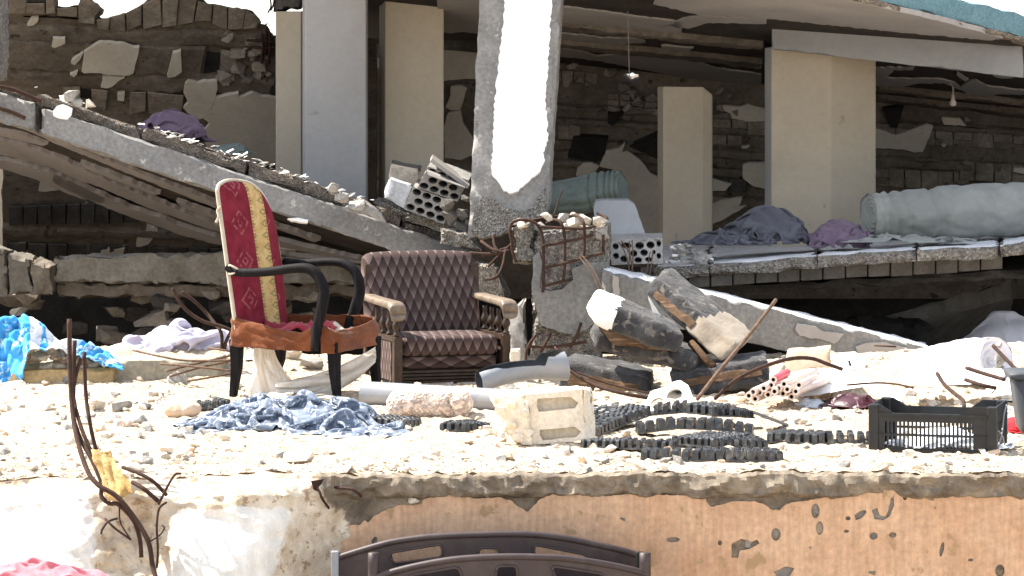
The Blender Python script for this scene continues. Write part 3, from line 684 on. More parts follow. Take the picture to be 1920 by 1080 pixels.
for i, (y0, y1, x0, x1) in enumerate(((48, 57, 1030, 1430), (80, 90, 1030, 1430), (66, 72, 1200, 1430), (168, 173, 1640, 1940), (186, 194, 1640, 1940))):
    s0 = (y1-y0)
    f = [RF.hit(x0, y0, .04), RF.hit(x1, y0+.1*(x1-x0), .04), RF.hit(x1, y1+.1*(x1-x0), .04), RF.hit(x0, y1, .04)]
    g = MB(); g.rough(f+[p-RF.n*.08 for p in f], (40, 4, 2), .012, .03, 60+i, 6); mk('rib', g, M['brown'], RS, ang=40)
PR = Plane(P(1050, 120, 22.85), P(1920, 212, 22.85), P(1300, 440, 23.3))
gap1 = [(1166, 140), (1172, 138), (1180, 139), (1186, 136), (1190, 139), (1200, 140), (1197, 147), (1200, 153), (1191, 154), (1184, 157), (1176, 153), (1169, 147)]
g = MB(); g.plate([(690, 40), (900, 100), (1050, 117), (1920, 209), (2080, 225), (2080, 560), (690, 560)], [gap1], lambda x, y: PR.hit(x, y), -PR.n*.14); HR = mk('hanging_slab', g, M['brown'], B)
def sl(x): return (x-1050)*.055
for i, (y0, y1, pr) in enumerate(((196, 206, .05), (222, 232, .045), (262, 282, .05), (300, 314, .04), (352, 372, .05))):
    strip(PR, [(1000, y0+sl(1000)*.6), (1990, y0+sl(1990)), (1990, y1+sl(1990)), (1000, y1+sl(1000)*.6)], pr, M['brown'], HR, 'rib', 120+i, div=(100, 5, 3))
k = 0
for row, (y0, h, x0, x1, w_, mt) in enumerate(((132, 22, 1030, 1140, 24, 'block'), (180, 24, 1335, 1440, 33, 'darkblock'), (206, 27, 1640, 1930, 40, 'block'), (206, 27, 1335, 1440, 34, 'block'), (236, 18, 1335, 1440, 30, 'block'), (233, 28, 1045, 1130, 26, 'block'), (262, 34, 1800, 1960, 33, 'block'), (282, 34, 1640, 1960, 31, 'block'), (316, 26, 1335, 1440, 33, 'darkblock'), (170, 10, 1140, 1235, 22, 'block'), (182, 10, 1140, 1235, 24, 'block'), (194, 9, 1140, 1225, 22, 'block'))):
    x = x0
    while x < x1:
        ww = w_*rnd.uniform(.85, 1.1)
        if rnd.random() > .13:
            yy = y0+sl(x); y2 = y0+sl(x+ww)
            block_part(PR, [(x, yy), (x+ww-1.5, y2), (x+ww-1.5, y2+h), (x, yy+h)], rnd.uniform(.015, .06), M[mt], HR, seed=300+k)
        k += 1; x += ww
for q in ([(1075, 256), (1140, 260), (1132, 302), (1065, 296)], [(1655, 206), (1695, 200), (1682, 240), (1668, 238)], [(1780, 150), (1802, 146), (1812, 153), (1790, 158)], [(1140, 215), (1175, 205), (1150, 236), (1140, 232)], [(1236, 250), (1236, 300), (1180, 275)], [(1205, 385), (1222, 390), (1235, 404), (1235, 445), (1200, 445)]):
    poly_part('void_shade', PR, q, M['void_shade'], HR, .065, step=0)  # thin near-black plates carry the shade of missing blocks
PPR = [
 [(1640, 240), (1655, 245), (1680, 253), (1738, 233), (1750, 236), (1745, 250), (1735, 275), (1730, 285), (1715, 286), (1690, 280), (1636, 277)],
 [(1765, 220), (1800, 222), (1812, 236), (1770, 234)], [(1902, 314), (1930, 317), (1930, 328), (1900, 322)],
 [(1355, 198), (1390, 200), (1403, 195), (1440, 205), (1440, 228), (1400, 228), (1372, 222), (1370, 212), (1358, 208)],
 [(1393, 309), (1405, 305), (1440, 306), (1440, 356), (1410, 348), (1393, 335)], [(1336, 335), (1372, 345), (1360, 358), (1336, 358)],
 [(1336, 384), (1352, 376), (1392, 370), (1385, 388), (1400, 386), (1350, 415), (1336, 420)], [(1390, 275), (1406, 272), (1402, 278), (1392, 279)],
 [(1137, 282), (1160, 278), (1172, 268), (1166, 285), (1178, 284), (1200, 300), (1220, 325), (1240, 335), (1240, 450), (1180, 450), (1150, 318), (1124, 312)],
 [(1083, 316), (1095, 306), (1110, 305), (1124, 312), (1110, 330), (1080, 330)],
 [(845, 163), (865, 160), (876, 165), (870, 185), (862, 207), (846, 207), (836, 201), (845, 180)],
 [(840, 213), (864, 207), (868, 230), (888, 262), (888, 290), (865, 300), (834, 296), (832, 240)],
 [(826, 92), (890, 92), (900, 100), (900, 148), (870, 148), (850, 150), (826, 152)], [(690, 112), (712, 110), (712, 128), (694, 122)], [(1690, 180), (1725, 182), (1730, 188), (1700, 188)], [(1765, 272), (1775, 270), (1770, 277)]]
for i, q in enumerate(PPR): poly_part('plaster_patch', PR, q, M['plaster'], HR, .014, .01, 7, .8, 400+i, off=.06)
for i in range(22):
    g = MB(); x, y = rnd.choice([(rnd.uniform(1050, 1150), rnd.uniform(120, 160)), (rnd.uniform(1170, 1240), rnd.uniform(150, 230)), (rnd.uniform(1336, 1436), rnd.uniform(170, 210)), (rnd.uniform(1640, 1920), rnd.uniform(215, 260))])
    s = rnd.uniform(.018, .05); g.hull(PR.hit(x, y, .05), s*1.4, s, s, rnd, 10); mk('broken_lump', g, M['block'], HR)
# dark pipe and cables under the ceiling
g = MB(); g.tube([P(826, 80, 22.4), P(860, 82, 22.3), P(898, 88, 22.2)], [.05, .05, .042], 12, smooth=False); mk('pipe', g, M['darkblock'], B, smooth=True)
g = MB(); g.tube([P(1176, -15, 20.2), P(1178, 60, 20.22), P(1180, 145, 20.25)], .003, 5); mk('cable', g, M['cable'], B)
g = MB(); g.tube([P(1260, 15, 20.8), P(1261, 38, 20.8)], .002, 5); g.lathe(P(1261, 46, 20.8), [(.006, 0), (.012, .008), (.012, .02), (.004, .028)], 8); mk('bulb_holder', g, M['bulb'], B)
g = MB(); g.tube([P(1220, 8, 20.4), P(1205, 14, 20.4), P(1195, 13, 20.4)], .005, 5); mk('cable', g, M['redtube'], B)
# pillars
def prism(pts, y0, y1, mats, name='pillar', dref=None, seed=0, chipped=None, mif=None):
    """upright pillar from its ground plan in (photo column, distance)"""
    n = len(pts); g = MB(); bt = []; tp = []
    for px, d in pts:
        z1 = EYE-(y0-HZ)/F*(dref or d); z0 = EYE-(y1-HZ)/F*(dref or d); x = (px-960)/F*d
        bt.append(V((x, d, z0))); tp.append(V((x, d, z1)))
    if chipped:
        for i, dz in chipped.items(): tp[i].z -= dz
    g.v = bt+tp; m = mif or [0]*n
    for i in range(n): g.f.append([i, (i+1) % n, n+(i+1) % n, n+i]); g.m.append(m[i])
    g.f.append(list(range(n))[::-1]); g.m.append(0); g.f.append([n+i for i in range(n)]); g.m.append(0)
    o = mk(name, g, mats, B); bv = o.modifiers.new('bevel', 'BEVEL'); bv.width = .008; bv.segments = 2; bv.limit_method = 'ANGLE'; return o
prism([(517, 21.0), (565, 20.95), (600, 21.4), (517, 21.4)], 21, 470, [M['beige']])
prism([(567, 20.62), (572, 20.5), (687, 20.55), (690, 20.9), (567, 20.95)], -140, 470, [M['greypaint']])
prism([(711, 21.1), (722, 20.85), (832, 20.85), (832, 21.2), (711, 21.4)], -140, 470, [M['beige']])
prism([(1233, 21.35), (1243, 21.05), (1318, 21.05), (1336, 21.07), (1336, 21.4), (1233, 21.5)], 162, 470, [M['beige']], dref=21.05, chipped={3: .055, 4: .055})
prism([(1434, 20.95), (1446, 20.55), (1553, 20.42), (1558, 20.42), (1642, 20.62), (1642, 21.0), (1434, 21.1)], 88, 470, [M['greypaint'], M['beige']], dref=20.6, mif=[0, 1, 1, 1, 0, 0, 0])
g = MB(); g.rough([P(1447, 40, 20.30), P(1919, 86, 19.95), P(1919, 146, 19.95), P(1447, 92, 20.30), P(1447, 40, 20.6), P(1919, 86, 20.25), P(1919, 146, 20.25), P(1447, 92, 20.6)], (50, 7, 4), .003, .012, 5); mk('beam', g, M['beamgrey'], B, ang=40)
g = MB(); r2 = random.Random(8)
f = [P(512, -30, 21.0), P(562, -30, 20.95), P(562, 16, 20.93), P(510, 18, 21.0)]; g.rough(f+[p+V((0, .3, 0)) for p in f], (9, 8, 5), .02, .05, 4, 9)
mk('broken_beam_end', g, M['darkblock'], B, ang=40)
for pts in ([(506, -5), (508, 12), (502, 24)], [(515, -8), (512, 10), (507, 20)]):
    g = MB(); g.tube([P(x, y, 21.05) for x, y in pts], .006, 5); mk('rebar', g, M['rust'], B)
# unseen slab added over the left pillars, out of view, to shade the rooms
g = MB(); g.rough([V((-4.6, 20.1, 2.78)), V((-.3, 20.1, 2.78)), V((-.3, 20.1, 2.6)), V((-4.6, 20.1, 2.6)), V((-4.6, 23.6, 2.78)), V((-.3, 23.6, 2.78)), V((-.3, 23.6, 2.6)), V((-4.6, 23.6, 2.6))], (40, 3, 30), .01, .05, 2); mk('unseen_shade_slab', g, M['concrete'], B, ang=40)
# floor slab carrying the fabric rolls
ft = [P(1225, 503, 18.75), P(1330, 496, 18.7), P(1533, 480, 18.6), P(1720, 468, 18.5), P(1875, 462, 18.5), P(1960, 448, 18.5), P(2120, 430, 18.5)]
fb = [P(1225, 449, 21.9), P(1330, 448, 21.9), P(1533, 447, 21.9), P(1720, 440, 21.9), P(1875, 425, 21.9), P(1960, 415, 21.9), P(2120, 400, 21.9)]
for i in range(len(ft)-1):
    a0, a1, b0, b1 = ft[i], ft[i+1], fb[i], fb[i+1]; th = V((0, 0, -.068)); gp = V((.003, 0, 0))
    g = MB(); g.rough([a0+gp, a1-gp, a1-gp+th, a0+gp+th, b0+gp, b1-gp, b1-gp+th, b0+gp+th], (14, 4, 40), .010, .035, 80+i, 8, mtop=1); mk('floor_slab', g, [M['broken'], M['lit_top']], B, ang=50)  # second material paints the light on the top faces
xs = [1205+i*42.2 for i in range(17)]
def topy(x): return 516-(x-1280)*.058
for i in range(16):
    a, b_ = xs[i]+1.5, xs[i+1]-1
    d0 = 18.78
    f = [P(a, topy(a)-4, d0), P(b_, topy(b_)-4, d0), P(b_, topy(b_)+24, d0), P(a, topy(a)+24, d0)]
    r3 = random.Random(500+i); o = V((0, r3.uniform(-.012, .012), r3.uniform(-.005, .005)))
    g = MB(); g.hexa([p+o for p in f]+[p+o+V((0, .42, .02)) for p in f]); ob = mk('floor_block', g, M['blockgrey'], B)
    bv = ob.modifiers.new('bevel', 'BEVEL'); bv.width = .004
f = [P(1190, 545, 19.3), P(2060, 500, 19.3), P(2060, 515, 19.3), P(1190, 560, 19.3)]
g = MB(); g.rough(f+[p+V((0, 2.6, 0)) for p in f], (30, 2, 10), .02, .03, 7); mk('soffit', g, M['darkblock'], B)
# dark basement void and its rear wall
g = MB(); g.plate([(-7, -3.2), (7, -3.2), (7, .9), (-7, .9)], [], lambda x, y: V((x, 23.6, y)), V((0, .2, 0))); mk('rear_wall', g, M['void_shade'], B)
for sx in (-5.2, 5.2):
    g = MB(); g.box((sx, 21.3, -.6), .2, 4.6, 3.4 if sx < 0 else 5.6); mk('side_wall', g, M['void_shade'], B)
g = MB(); g.box((0, 21.4, -2.2), 11, 5, .2); mk('basement_floor', g, M['void_shade'], B)
g = MB(); f = [P(1580, 612, 19.6), P(1900, 520, 20.6), P(1900, 560, 20.6), P(1580, 640, 19.6)]; g.rough(f+[p+V((.1, .9, -.4)) for p in f], (14, 4, 6), .02, .04, 4); mk('fallen_panel', g, M['blockgrey'], B, ang=40)
f = [P(1600, 600, 19.5), P(1745, 610, 19.4), P(1745, 660, 19.4), P(1590, 660, 19.5)]
g = MB(); g.rough(f+[p+V((0, .5, 0)) for p in f], (12, 8, 5), .05, .05, 6, 9); mk('broken_lump', g, M['void_shade'], B, ang=40)

# sparse parts of setting out at the left edge
g = MB(); f = [P(-70, -40, 18.7), P(2, -40, 18.7), P(-1, 150, 18.6), P(-70, 150, 18.6)]
g.rough(f+[p+V((0, .35, 0)) for p in f], (6, 26, 6), .008, .03, 17, 9)
mk('concrete_post', g, M['broken'], label='rough concrete post at the edge above the tilted slab', cat='post', ang=40)
# ------------------------------------------------------------ the tilted slab on the left
FS = thing('fallen_slab', 'long grey concrete slab edge tilting down from the left with streaked plaster underneath', 'slab', (-1.8, 19.3, .9))
tl, tr = P(-70, 150, 18.95), P(878, 468, 19.5); bl, br = P(-70, 205, 18.9), P(878, 516, 19.45)
kbl, kbr = P(-70, 295, 20.5), P(878, 556, 21.1)
th = (tl-bl)
# the front beam: two lengths, cracked near its left end
ca, cb = .135, .150
def fq(t0, t1):
    f = [lerp(tl, tr, t0), lerp(tl, tr, t1), lerp(bl, br, t1), lerp(bl, br, t0)]
    return f+[p+V((0, .42, -.02)) for p in f]
g = MB(); g.rough(fq(0, ca), (16, 12, 8), .015, .05, 31, 7); mk('beam_end', g, M['concrete'], FS, ang=45)
g = MB(); g.rough(fq(cb, 1), (120, 12, 8), .007, .03, 32, 7); mk('beam', g, M['concrete'], FS, ang=45)
PF = Plane(tl, tr, bl)
for px in ([(-10, 160), (25, 168), (55, 180), (78, 190)], [(-10, 200), (22, 210), (48, 222)]):
    g = MB(); g.tube([PF.hit(x, y, .03) for x, y in px], .012, 6, rib=.08); mk('rebar', g, M['rust'], FS, smooth=True)
for q in ([(101, 206), (106, 199), (118, 195), (128, 199), (136, 203), (134, 216), (126, 224), (112, 222), (101, 217)],):
    g = MB(); g.plate(jag(q, 5, .6, 3), [], lambda x, y: PF.hit(x, y, .012), -PF.n*.03); mk('white_patch', g, M['white'], FS)
g = MB(); q = [(560, 408), (578, 412), (577, 418), (548, 414), (540, 409)]; g.plate(jag(q, 6, .5, 2), [], lambda x, y: PF.hit(x, y, .012), -PF.n*.03); mk('white_patch', g, M['white'], FS)
# the slab behind it and its plaster streaks
f = [bl+V((0, .40, -.03)), br+V((0, .40, -.03)), kbr, kbl]
sl8 = [p+V((0, 0, .16)) for p in (f[0], f[1])]+[f[1], f[0]]+[kbl+V((0, 0, .16)), kbr+V((0, 0, .16)), kbr, kbl]
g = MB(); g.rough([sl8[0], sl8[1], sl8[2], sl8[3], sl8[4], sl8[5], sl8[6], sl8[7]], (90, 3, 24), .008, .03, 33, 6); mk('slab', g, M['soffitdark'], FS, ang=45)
PU = Plane(f[0], f[1], kbl)
def under(name, q, mat, seed, off=.02): 
    g = MB(); g.plate(jag(q, 9, 1.0, seed), [], lambda x, y: PU.hit(x, y, off), -PU.n*.03); mk(name, g, mat, FS)
for i, q in enumerate([
 [(-40, 256), (40, 270), (110, 296), (200, 338), (300, 380), (400, 420), (500, 447), (600, 470), (680, 488), (600, 479), (480, 453), (380, 426), (330, 408), (280, 391), (180, 349), (140, 334), (100, 316), (20, 294), (-40, 284)],
 [(-40, 292), (40, 308), (100, 326), (150, 348), (200, 374), (190, 382), (150, 372), (110, 356), (60, 334), (-40, 304)],
 [(96, 322), (160, 352), (250, 393), (300, 408), (340, 425), (430, 453), (560, 482), (680, 494), (600, 491), (480, 471), (400, 457), (350, 444), (300, 426), (220, 398), (150, 368), (100, 342)],
 [(48, 242), (110, 263), (230, 312), (350, 358), (480, 411), (600, 451), (590, 454), (460, 409), (400, 389), (330, 361), (210, 313), (100, 268)],
 [(150, 306), (220, 332), (300, 364), (290, 366), (215, 338), (160, 316)], [(330, 378), (420, 410), (470, 424), (400, 410), (340, 388)], [(-40, 236), (40, 252), (90, 270), (80, 274), (30, 262), (-40, 246)]]):
    under('plaster_streak', q, M['streak'], 610+i)

# broken topping and flakes along the upper edge
def topz(t, w_=0.0): return lerp(tl, tr, t)
for i, (a, b_) in enumerate(((.0, .13), (.14, .34), (.345, .55), (.556, .74), (.745, .86), (.865, .99))):
    p0, p1 = lerp(tl, tr, a)+V((0, .08, -.01)), lerp(tl, tr, b_)+V((0, .08, -.01)); h = V((0, 0, [.05, .075, .085, .09, .08, .05][i]))
    f = [p0+h, p1+h, p1, p0]; g = MB(); g.rough(f+[p+V((0, .3, -.02)) for p in f], (26, 4, 8), .016, .03, 640+i, 9); mk('topping', g, M['screed'], FS, ang=50)
r4 = random.Random(77)
for i in range(95):
    t = r4.uniform(.10, .98); t = t if r4.random() < .35 else r4.uniform(.38, .75)
    p = lerp(tl, tr, t)+V((0, r4.uniform(.05, .3), .085+r4.uniform(-.015, .02))); s = r4.uniform(.008, .03)
    g = MB(); g.hull(p, s*1.5, s, s*.35, r4, 8, Matrix.Rotation(r4.uniform(-.6, .6), 3, 'Y')); mk('flake', g, M['white'] if r4.random() < .55 else M['greystone'], FS)
for (x, y, s, mt) in ((168, 196, .040, 'stone'), (145, 192, .035, 'greystone'), (122, 184, .03, 'white'), (135, 180, .045, 'greystone'), (640, 372, .04, 'greystone'), (668, 384, .05, 'greystone'), (625, 352, .035, 'greystone')):
    g = MB(); g.hull(P(x, y, 19.1), s*1.3, s, s, r4, 14); mk('rubble_chunk', g, M[mt], label='%s rubble chunk lying on the tilted slab edge' % ('pale' if mt != 'greystone' else 'grey'), cat='rubble', group='rubble chunks on the tilted slab')
q = [P(676, 372, 19.1), P(712, 398, 19.1), P(726, 418, 19.1), P(640, 392, 19.1)]
g = MB(); g.rough(q+[p+V((0, .15, 0)) for p in q], (8, 6, 3), .01, .02, 4); mk('rubble_chunk', g, M['concrete'], label='flat grey concrete shard on the tilted slab below the pillar', cat='rubble', ang=40)
# lower end of another member, between armchair and pier
g = MB(); f = [P(800, 478, 18.9), P(930, 500, 18.7), P(958, 562, 18.7), P(820, 540, 18.9)]; g.rough(f+[p+V((0, .4, 0)) for p in f], (24, 12, 6), .015, .05, 41, 6)
mk('concrete_chunk', g, M['broken'], label='grey concrete block end resting below the tilted slab behind the brown armchair', cat='rubble', ang=45)
g = MB(); f = [P(700, 375, 19.6), P(850, 418, 19.4), P(858, 440, 19.4), P(706, 398, 19.6)]; g.rough(f+[p+V((0, .5, 0)) for p in f], (30, 4, 6), .012, .03, 42, 8)
mk('concrete_ledge', g, M['broken'], label='narrow broken ledge under the two perforated blocks', cat='slab', ang=45)
g = MB(); f = [P(828, 432, 19.0), P(880, 440, 18.9), P(905, 470, 18.9), P(826, 456, 19.0)]; g.rough(f+[p+V((0, .4, 0)) for p in f], (12, 6, 5), .02, .04, 43, 8)
mk('concrete_chunk', g, M['broken'], label='small broken concrete lump at the foot of the leaning column', cat='rubble', ang=45)

# ------------------------------------------------------------ leaning column with its white plaster
LC = thing('leaning_column', 'leaning concrete column with one large jagged patch of white plaster', 'column', P(955, 448, 18.7))
f = [P(902, -90, 19.05), P(1058, -90, 19.05), P(1026, 405, 18.6), P(878, 448, 18.55)]
bk = [p+V((.02, .36, 0)) for p in f]; bk[0].x -= .0
g = MB(); g.rough(f+bk, (16, 52, 10), .007, .035, 51, 8); mk('shaft', g, M['concrete'], LC, ang=40)
PC = Plane(f[0], f[1], f[3])
q = [(948, -60), (1040, -60), (1035, 0), (1032, 40), (1030, 80), (1027, 120), (1024, 165), (1022, 185), (1026, 225), (1028, 262), (1018, 285), (1022, 300), (1014, 318), (1003, 330), (985, 345), (972, 358), (960, 362), (945, 358), (938, 345), (930, 335), (922, 325), (924, 260), (928, 180), (935, 120), (941, 60), (946, 20)]
g = MB(); g.plate(jag(q, 5, 1.9, 9), [], lambda x, y: PC.hit(x, y, .022), -PC.n*.04); mk('white_plaster', g, M['white'], LC)
g = MB(); q = [(885, 435), (886, 410), (892, 385), (905, 368), (925, 372), (945, 390), (985, 398), (1003, 380), (1024, 352), (1024, 400), (1000, 412), (940, 440), (900, 446)]
g.plate(jag(q, 7, 1.3, 10), [], lambda x, y: PC.hit(x, y, .006), -PC.n*.04); mk('broken_face', g, M['broken'], LC)
for pts in ([(925, 440, 18.5), (928, 462, 18.45), (940, 478, 18.4)], [(902, 452, 18.5), (925, 468, 18.42), (948, 474, 18.4)], [(905, 480, 18.5), (935, 470, 18.45), (962, 462, 18.45)], [(948, 470, 18.4), (942, 500, 18.35), (930, 520, 18.3), (910, 524, 18.32)], [(880, 474, 18.5), (920, 476, 18.45), (955, 470, 18.4)], [(962, 455, 18.45), (930, 485, 18.4), (915, 500, 18.4)]):
    g = MB(); g.tube([P(*p) for p in pts], .009, 6, rib=.08); mk('rebar', g, M['rust'], LC, smooth=True)

# ------------------------------------------------------------ broken pier with its cage of bars
PI_ = thing('broken_pier', 'broken concrete pier stub wrapped in a cage of rusty reinforcing bars', 'column', P(1070, 690, 18.1))
f = [P(1003, 436, 18.15), P(1142, 422, 18.2), P(1142, 560, 18.2), P(998, 590, 18.12)]
g = MB(); g.rough(f+[p+V((.02, .40, 0)) for p in f], (24, 24, 10), .014, .045, 61, 8); mk('core', g, M['broken'], PI_, ang=45)
PP = Plane(f[0], f[1], f[3])
q = [(1012, 540), (1030, 546), (1055, 542), (1075, 525), (1072, 505), (1098, 492), (1120, 492), (1142, 490), (1142, 560), (1120, 600), (1100, 618), (1076, 628), (1050, 622), (1015, 610), (1008, 590), (997, 545), (1000, 480), (1010, 470), (1016, 490)]
g = MB(); g.plate(jag(q, 7, 1.2, 12), [], lambda x, y: PP.hit(x, y, .022), V((0, .06, 0))); mk('smooth_face', g, M['greyconc'], PI_)
f = [P(1008, 575, 18.2), P(1125, 560, 18.2), P(1128, 700, 18.15), P(985, 700, 18.15)]
g = MB(); g.rough(f+[p+V((0, .3, 0)) for p in f], (20, 18, 8), .02, .05, 62, 8); mk('lower_core', g, M['broken'], PI_, ang=45)
f = [P(956, 425, 18.1), P(1002, 415, 18.15), P(1000, 500, 18.12), P(965, 495, 18.1)]
g = MB(); g.rough(f+[p+V((0, .3, 0)) for p in f], (8, 14, 6), .02, .05, 63, 9); mk('broken_lump', g, M['broken'], PI_, ang=45)
r5 = random.Random(5)
for i in range(26):
    x, y = r5.uniform(962, 1138), r5.uniform(402, 440); y += abs(x-1060)*.06; s = r5.uniform(.025, .055)
    if i < 5: x, y = r5.uniform(955, 1000), r5.uniform(415, 480)
    g = MB(); g.hull(P(x, y, 18.1+r5.uniform(0, .3)), s*1.2, s, s*.9, r5, 13); mk('stone', g, M['stone'] if r5.random() < .6 else M['greystone'], PI_)
D = 18.08
bars = [[(965, 470, D), (957, 440, D), (960, 418, D), (985, 412, D), (1008, 422, D), (1018, 450, D), (1019, 500, D), (1018, 548, D)], [(1025, 418, D+.15), (1040, 412, D+.05), (1052, 418, D), (1058, 440, D), (1059, 490, D), (1056, 530, D)],
 [(1060, 408, D+.3), (1080, 404, D+.15), (1093, 415, D), (1096, 440, D), (1095, 485, D)], [(1131, 440, D+.02), (1131, 472, D+.02)], [(962, 432, D), (960, 465, D), (968, 492, D)], [(1012, 425, D), (1060, 428, D), (1100, 428, D), (1125, 420, D+.1), (1138, 408, D+.25)],
 [(1015, 462, D-.01), (1050, 455, D-.01), (1090, 447, D-.01), (1112, 440, D-.01)], [(1016, 503, D-.01), (1060, 493, D-.01), (1100, 482, D-.01), (1134, 474, D)], [(1018, 537, D-.01), (1045, 530, D-.01), (1071, 525, D-.01)],
 [(958, 425, D+.1), (990, 415, D+.2), (1030, 408, D+.25), (1075, 402, D+.3)], [(1038, 405, D+.2), (1046, 380, D+.25), (1055, 355, D+.25)], [(1120, 400, D+.3), (1132, 405, D+.25), (1139, 412, D+.2)],
 [(990, 650, D), (1040, 650, D), (1100, 640, D)], [(1033, 625, D+.02), (1022, 645, D), (1010, 672, D)], [(1090, 605, D+.02), (1080, 632, D), (1068, 652, D)], [(986, 690, D), (988, 655, D), (1005, 628, D)]]
for i, pts in enumerate(bars):
    g = MB(); g.tube([P(*p) for p in pts], .0085 if i not in (10,) else .004, 6, rib=.08); mk('rebar', g, M['rust'], PI_, smooth=True)
# slabs leaning beside the pier
g = MB(); f = [P(955, 585, 18.3), P(985, 560, 18.25), P(990, 690, 18.2), P(955, 690, 18.2)]; g.rough(f+[p+V((0, .2, 0)) for p in f], (8, 22, 4), .012, .04, 66, 8)
mk('concrete_shard', g, M['concrete'], label='upright bluish concrete shard between the brown armchair and the broken pier', cat='rubble', ang=45)

# ------------------------------------------------------------ fallen beam on the right
FB_ = thing('fallen_beam', 'fallen grey beam sloping down to the right with peeling pale plaster patches', 'beam', P(1450, 690, 18))
f = [P(1128, 502, 18.05), P(1745, 652, 18.0), P(1745, 712, 18.0), P(1128, 588, 18.05)]
g = MB(); g.rough(f+[p+V((.03, .36, 0)) for p in f], (84, 11, 8), .006, .028, 71, 8, mtop=1); mk('shaft', g, [M['greyconc'], M['lit_top']], FB_, ang=40)  # top faces take the colour with light painted in
PB = Plane(f[0], f[1], f[3])
for i, q in enumerate(([(1495, 606), (1502, 608), (1530, 612), (1546, 622), (1583, 626), (1572, 640), (1564, 645), (1545, 638), (1500, 630), (1491, 618)], [(1604, 650), (1625, 643), (1655, 642), (1700, 652), (1700, 700), (1640, 694), (1616, 678)], [(1280, 556), (1318, 562), (1330, 566), (1352, 580), (1348, 602), (1336, 608), (1290, 590)], [(1148, 515), (1160, 520), (1162, 560), (1150, 560)])):
    g = MB(); g.plate(jag(q, 7, 1.1, 80+i), [], lambda x, y: PB.hit(x, y, .018), -PB.n*.04); mk('plaster_patch', g, M['ceil'], FB_)

# ------------------------------------------------------------ perforated blocks
def pblock(name, label, o, ex, ey, ez, holes, mat, group=None, rough=True, extra=None):
    """block with round cores: o = front bottom left, ex along, ey up, ez back; holes in 0..1 units"""
    T = thing(name, label, 'block', o, group)
    g = MB(); g.plate(jag([(0, 0), (1, 0), (1, 1), (0, 1)], .12, .012, 5) if rough else [(0, 0), (1, 0), (1, 1), (0, 1)], holes, lambda x, y: o+ex*x+ey*y, ez)
    mk('shell', g, mat, T)
    if extra: extra(T)
    return T
def cores(nx, rows, rx, ry, stag=True, skip=()):
    h = []
    for j in range(rows):
        m = nx if (j % 2 == 0 or not stag) else nx-1
        for i in range(m):
            if (i, j) in skip: continue
            h.append(ell((i+.5+(0 if m == nx else .5))/nx, (j+.5)/rows, rx, ry, 14))
    return h
D2 = 19.25
def q3(a, b_, c, dep, name, label, nx, rows, mat, rx, ry, depth, skip=(), group=None):
    o = P(*a, dep); ex = P(*b_, dep+.05)-o; ey = P(*c, dep+.03)-o
    return pblock(name, label, o, ex, ey, V((.02, depth, .04)), cores(nx, rows, rx, ry, True, skip), mat, group)
q3((757, 392), (832, 420), (775, 350), D2, 'perforated_block', 'lower perforated grey block with round holes, beside the leaning column', 4, 3, M['blockpale'], .105, .135, .30, group='perforated blocks on the tilted slab')
q3((782, 352), (858, 378), (803, 312), D2+.02, 'perforated_block', 'upper perforated grey block with a board tilted on it', 4, 3, M['blockpale'], .105, .135, .30, group='perforated blocks on the tilted slab')
q = [P(718, 372, 19.3), P(757, 390, 19.3), P(776, 350, 19.35), P(733, 336, 19.35)]
g = MB(); g.rough([q[3], q[2], q[1], q[0]]+[p+V((0, .3, .05)) for p in (q[3], q[2], q[1], q[0])], (8, 7, 6), .005, .02, 6); mk('concrete_block', g, M['board'], label='plain grey block end standing left of the perforated blocks', cat='block', ang=40)
q = [P(733, 310, 19.5), P(790, 322, 19.5), P(777, 352, 19.4), P(727, 340, 19.4)]
g = MB(); g.rough(q+[p+V((0, .25, .03)) for p in q], (8, 6, 5), .006, .02, 7); mk('concrete_block', g, M['blockgrey'], label='dark grey block lying behind the plain grey block end', cat='block', ang=40)
q = [P(810, 297, 19.25), P(880, 348, 19.25), P(876, 354, 19.25), P(806, 303, 19.25)]
g = MB(); g.hexa(q+[p+V((.0, .22, .02)) for p in q]); mk('thin_board', g, M['ceil'], label='thin pale board tilted over the upper perforated block', cat='board')
q = [P(800, 320, 19.22), P(862, 346, 19.22), P(872, 352, 19.2), P(803, 328, 19.2)]
g = MB(); g.hexa(q+[p+V((.0, .2, .02)) for p in q]); mk('thin_board', g, M['ceil'], label='pale strip of board lying flat on the upper perforated block', cat='board')
r6 = random.Random(9)
for (x, y, s) in ((845, 408, .06), (838, 385, .05), (868, 402, .045), (862, 425, .05), (872, 372, .03), (850, 438, .04), (880, 415, .03)):
    g = MB(); g.hull(P(x, y, 19.1), s*1.1, s, s, r6, 14); mk('rubble_chunk', g, M['blockgrey'], label='grey rubble chunk heaped between the perforated blocks and the leaning column', cat='rubble', group='rubble by the perforated blocks')
# block at the end of the floor slab
def pal(T):
    g = MB(); r = random.Random(3)
    for i in range(12): g.hull(P(1150+r.random()*92, 447+r.random()*5, 18.62+r.random()*.2), .03, .03, .012, r, 9)
    mk('crumbs', g, M['blockpale'], T, kind='stuff')
o = P(1146, 497, 18.55); ex = P(1240, 494, 18.6)-o; ey = P(1144, 449, 18.6)-o; ex2 = ex*1.04
hl = [ell(.1, .72, .06, .13), ell(.30, .74, .10, .13, rot=.2), ell(.56, .72, .085, .15), ell(.77, .73, .08, .15), ell(.93, .78, .045, .13), ell(.10, .35, .06, .13), ell(.25, .22, .075, .14), ell(.44, .42, .07, .14), ell(.64, .44, .075, .14), ell(.83, .45, .035, .09), ell(.52, .16, .075, .12), ell(.72, .17, .07, .10), ell(.92, .30, .045, .13)]
pblock('perforated_block', 'pale perforated block with many round holes on the floor slab beside the pier', o, ex2, ey, V((.01, .22, .02)), hl, M['blockpale'], extra=pal)
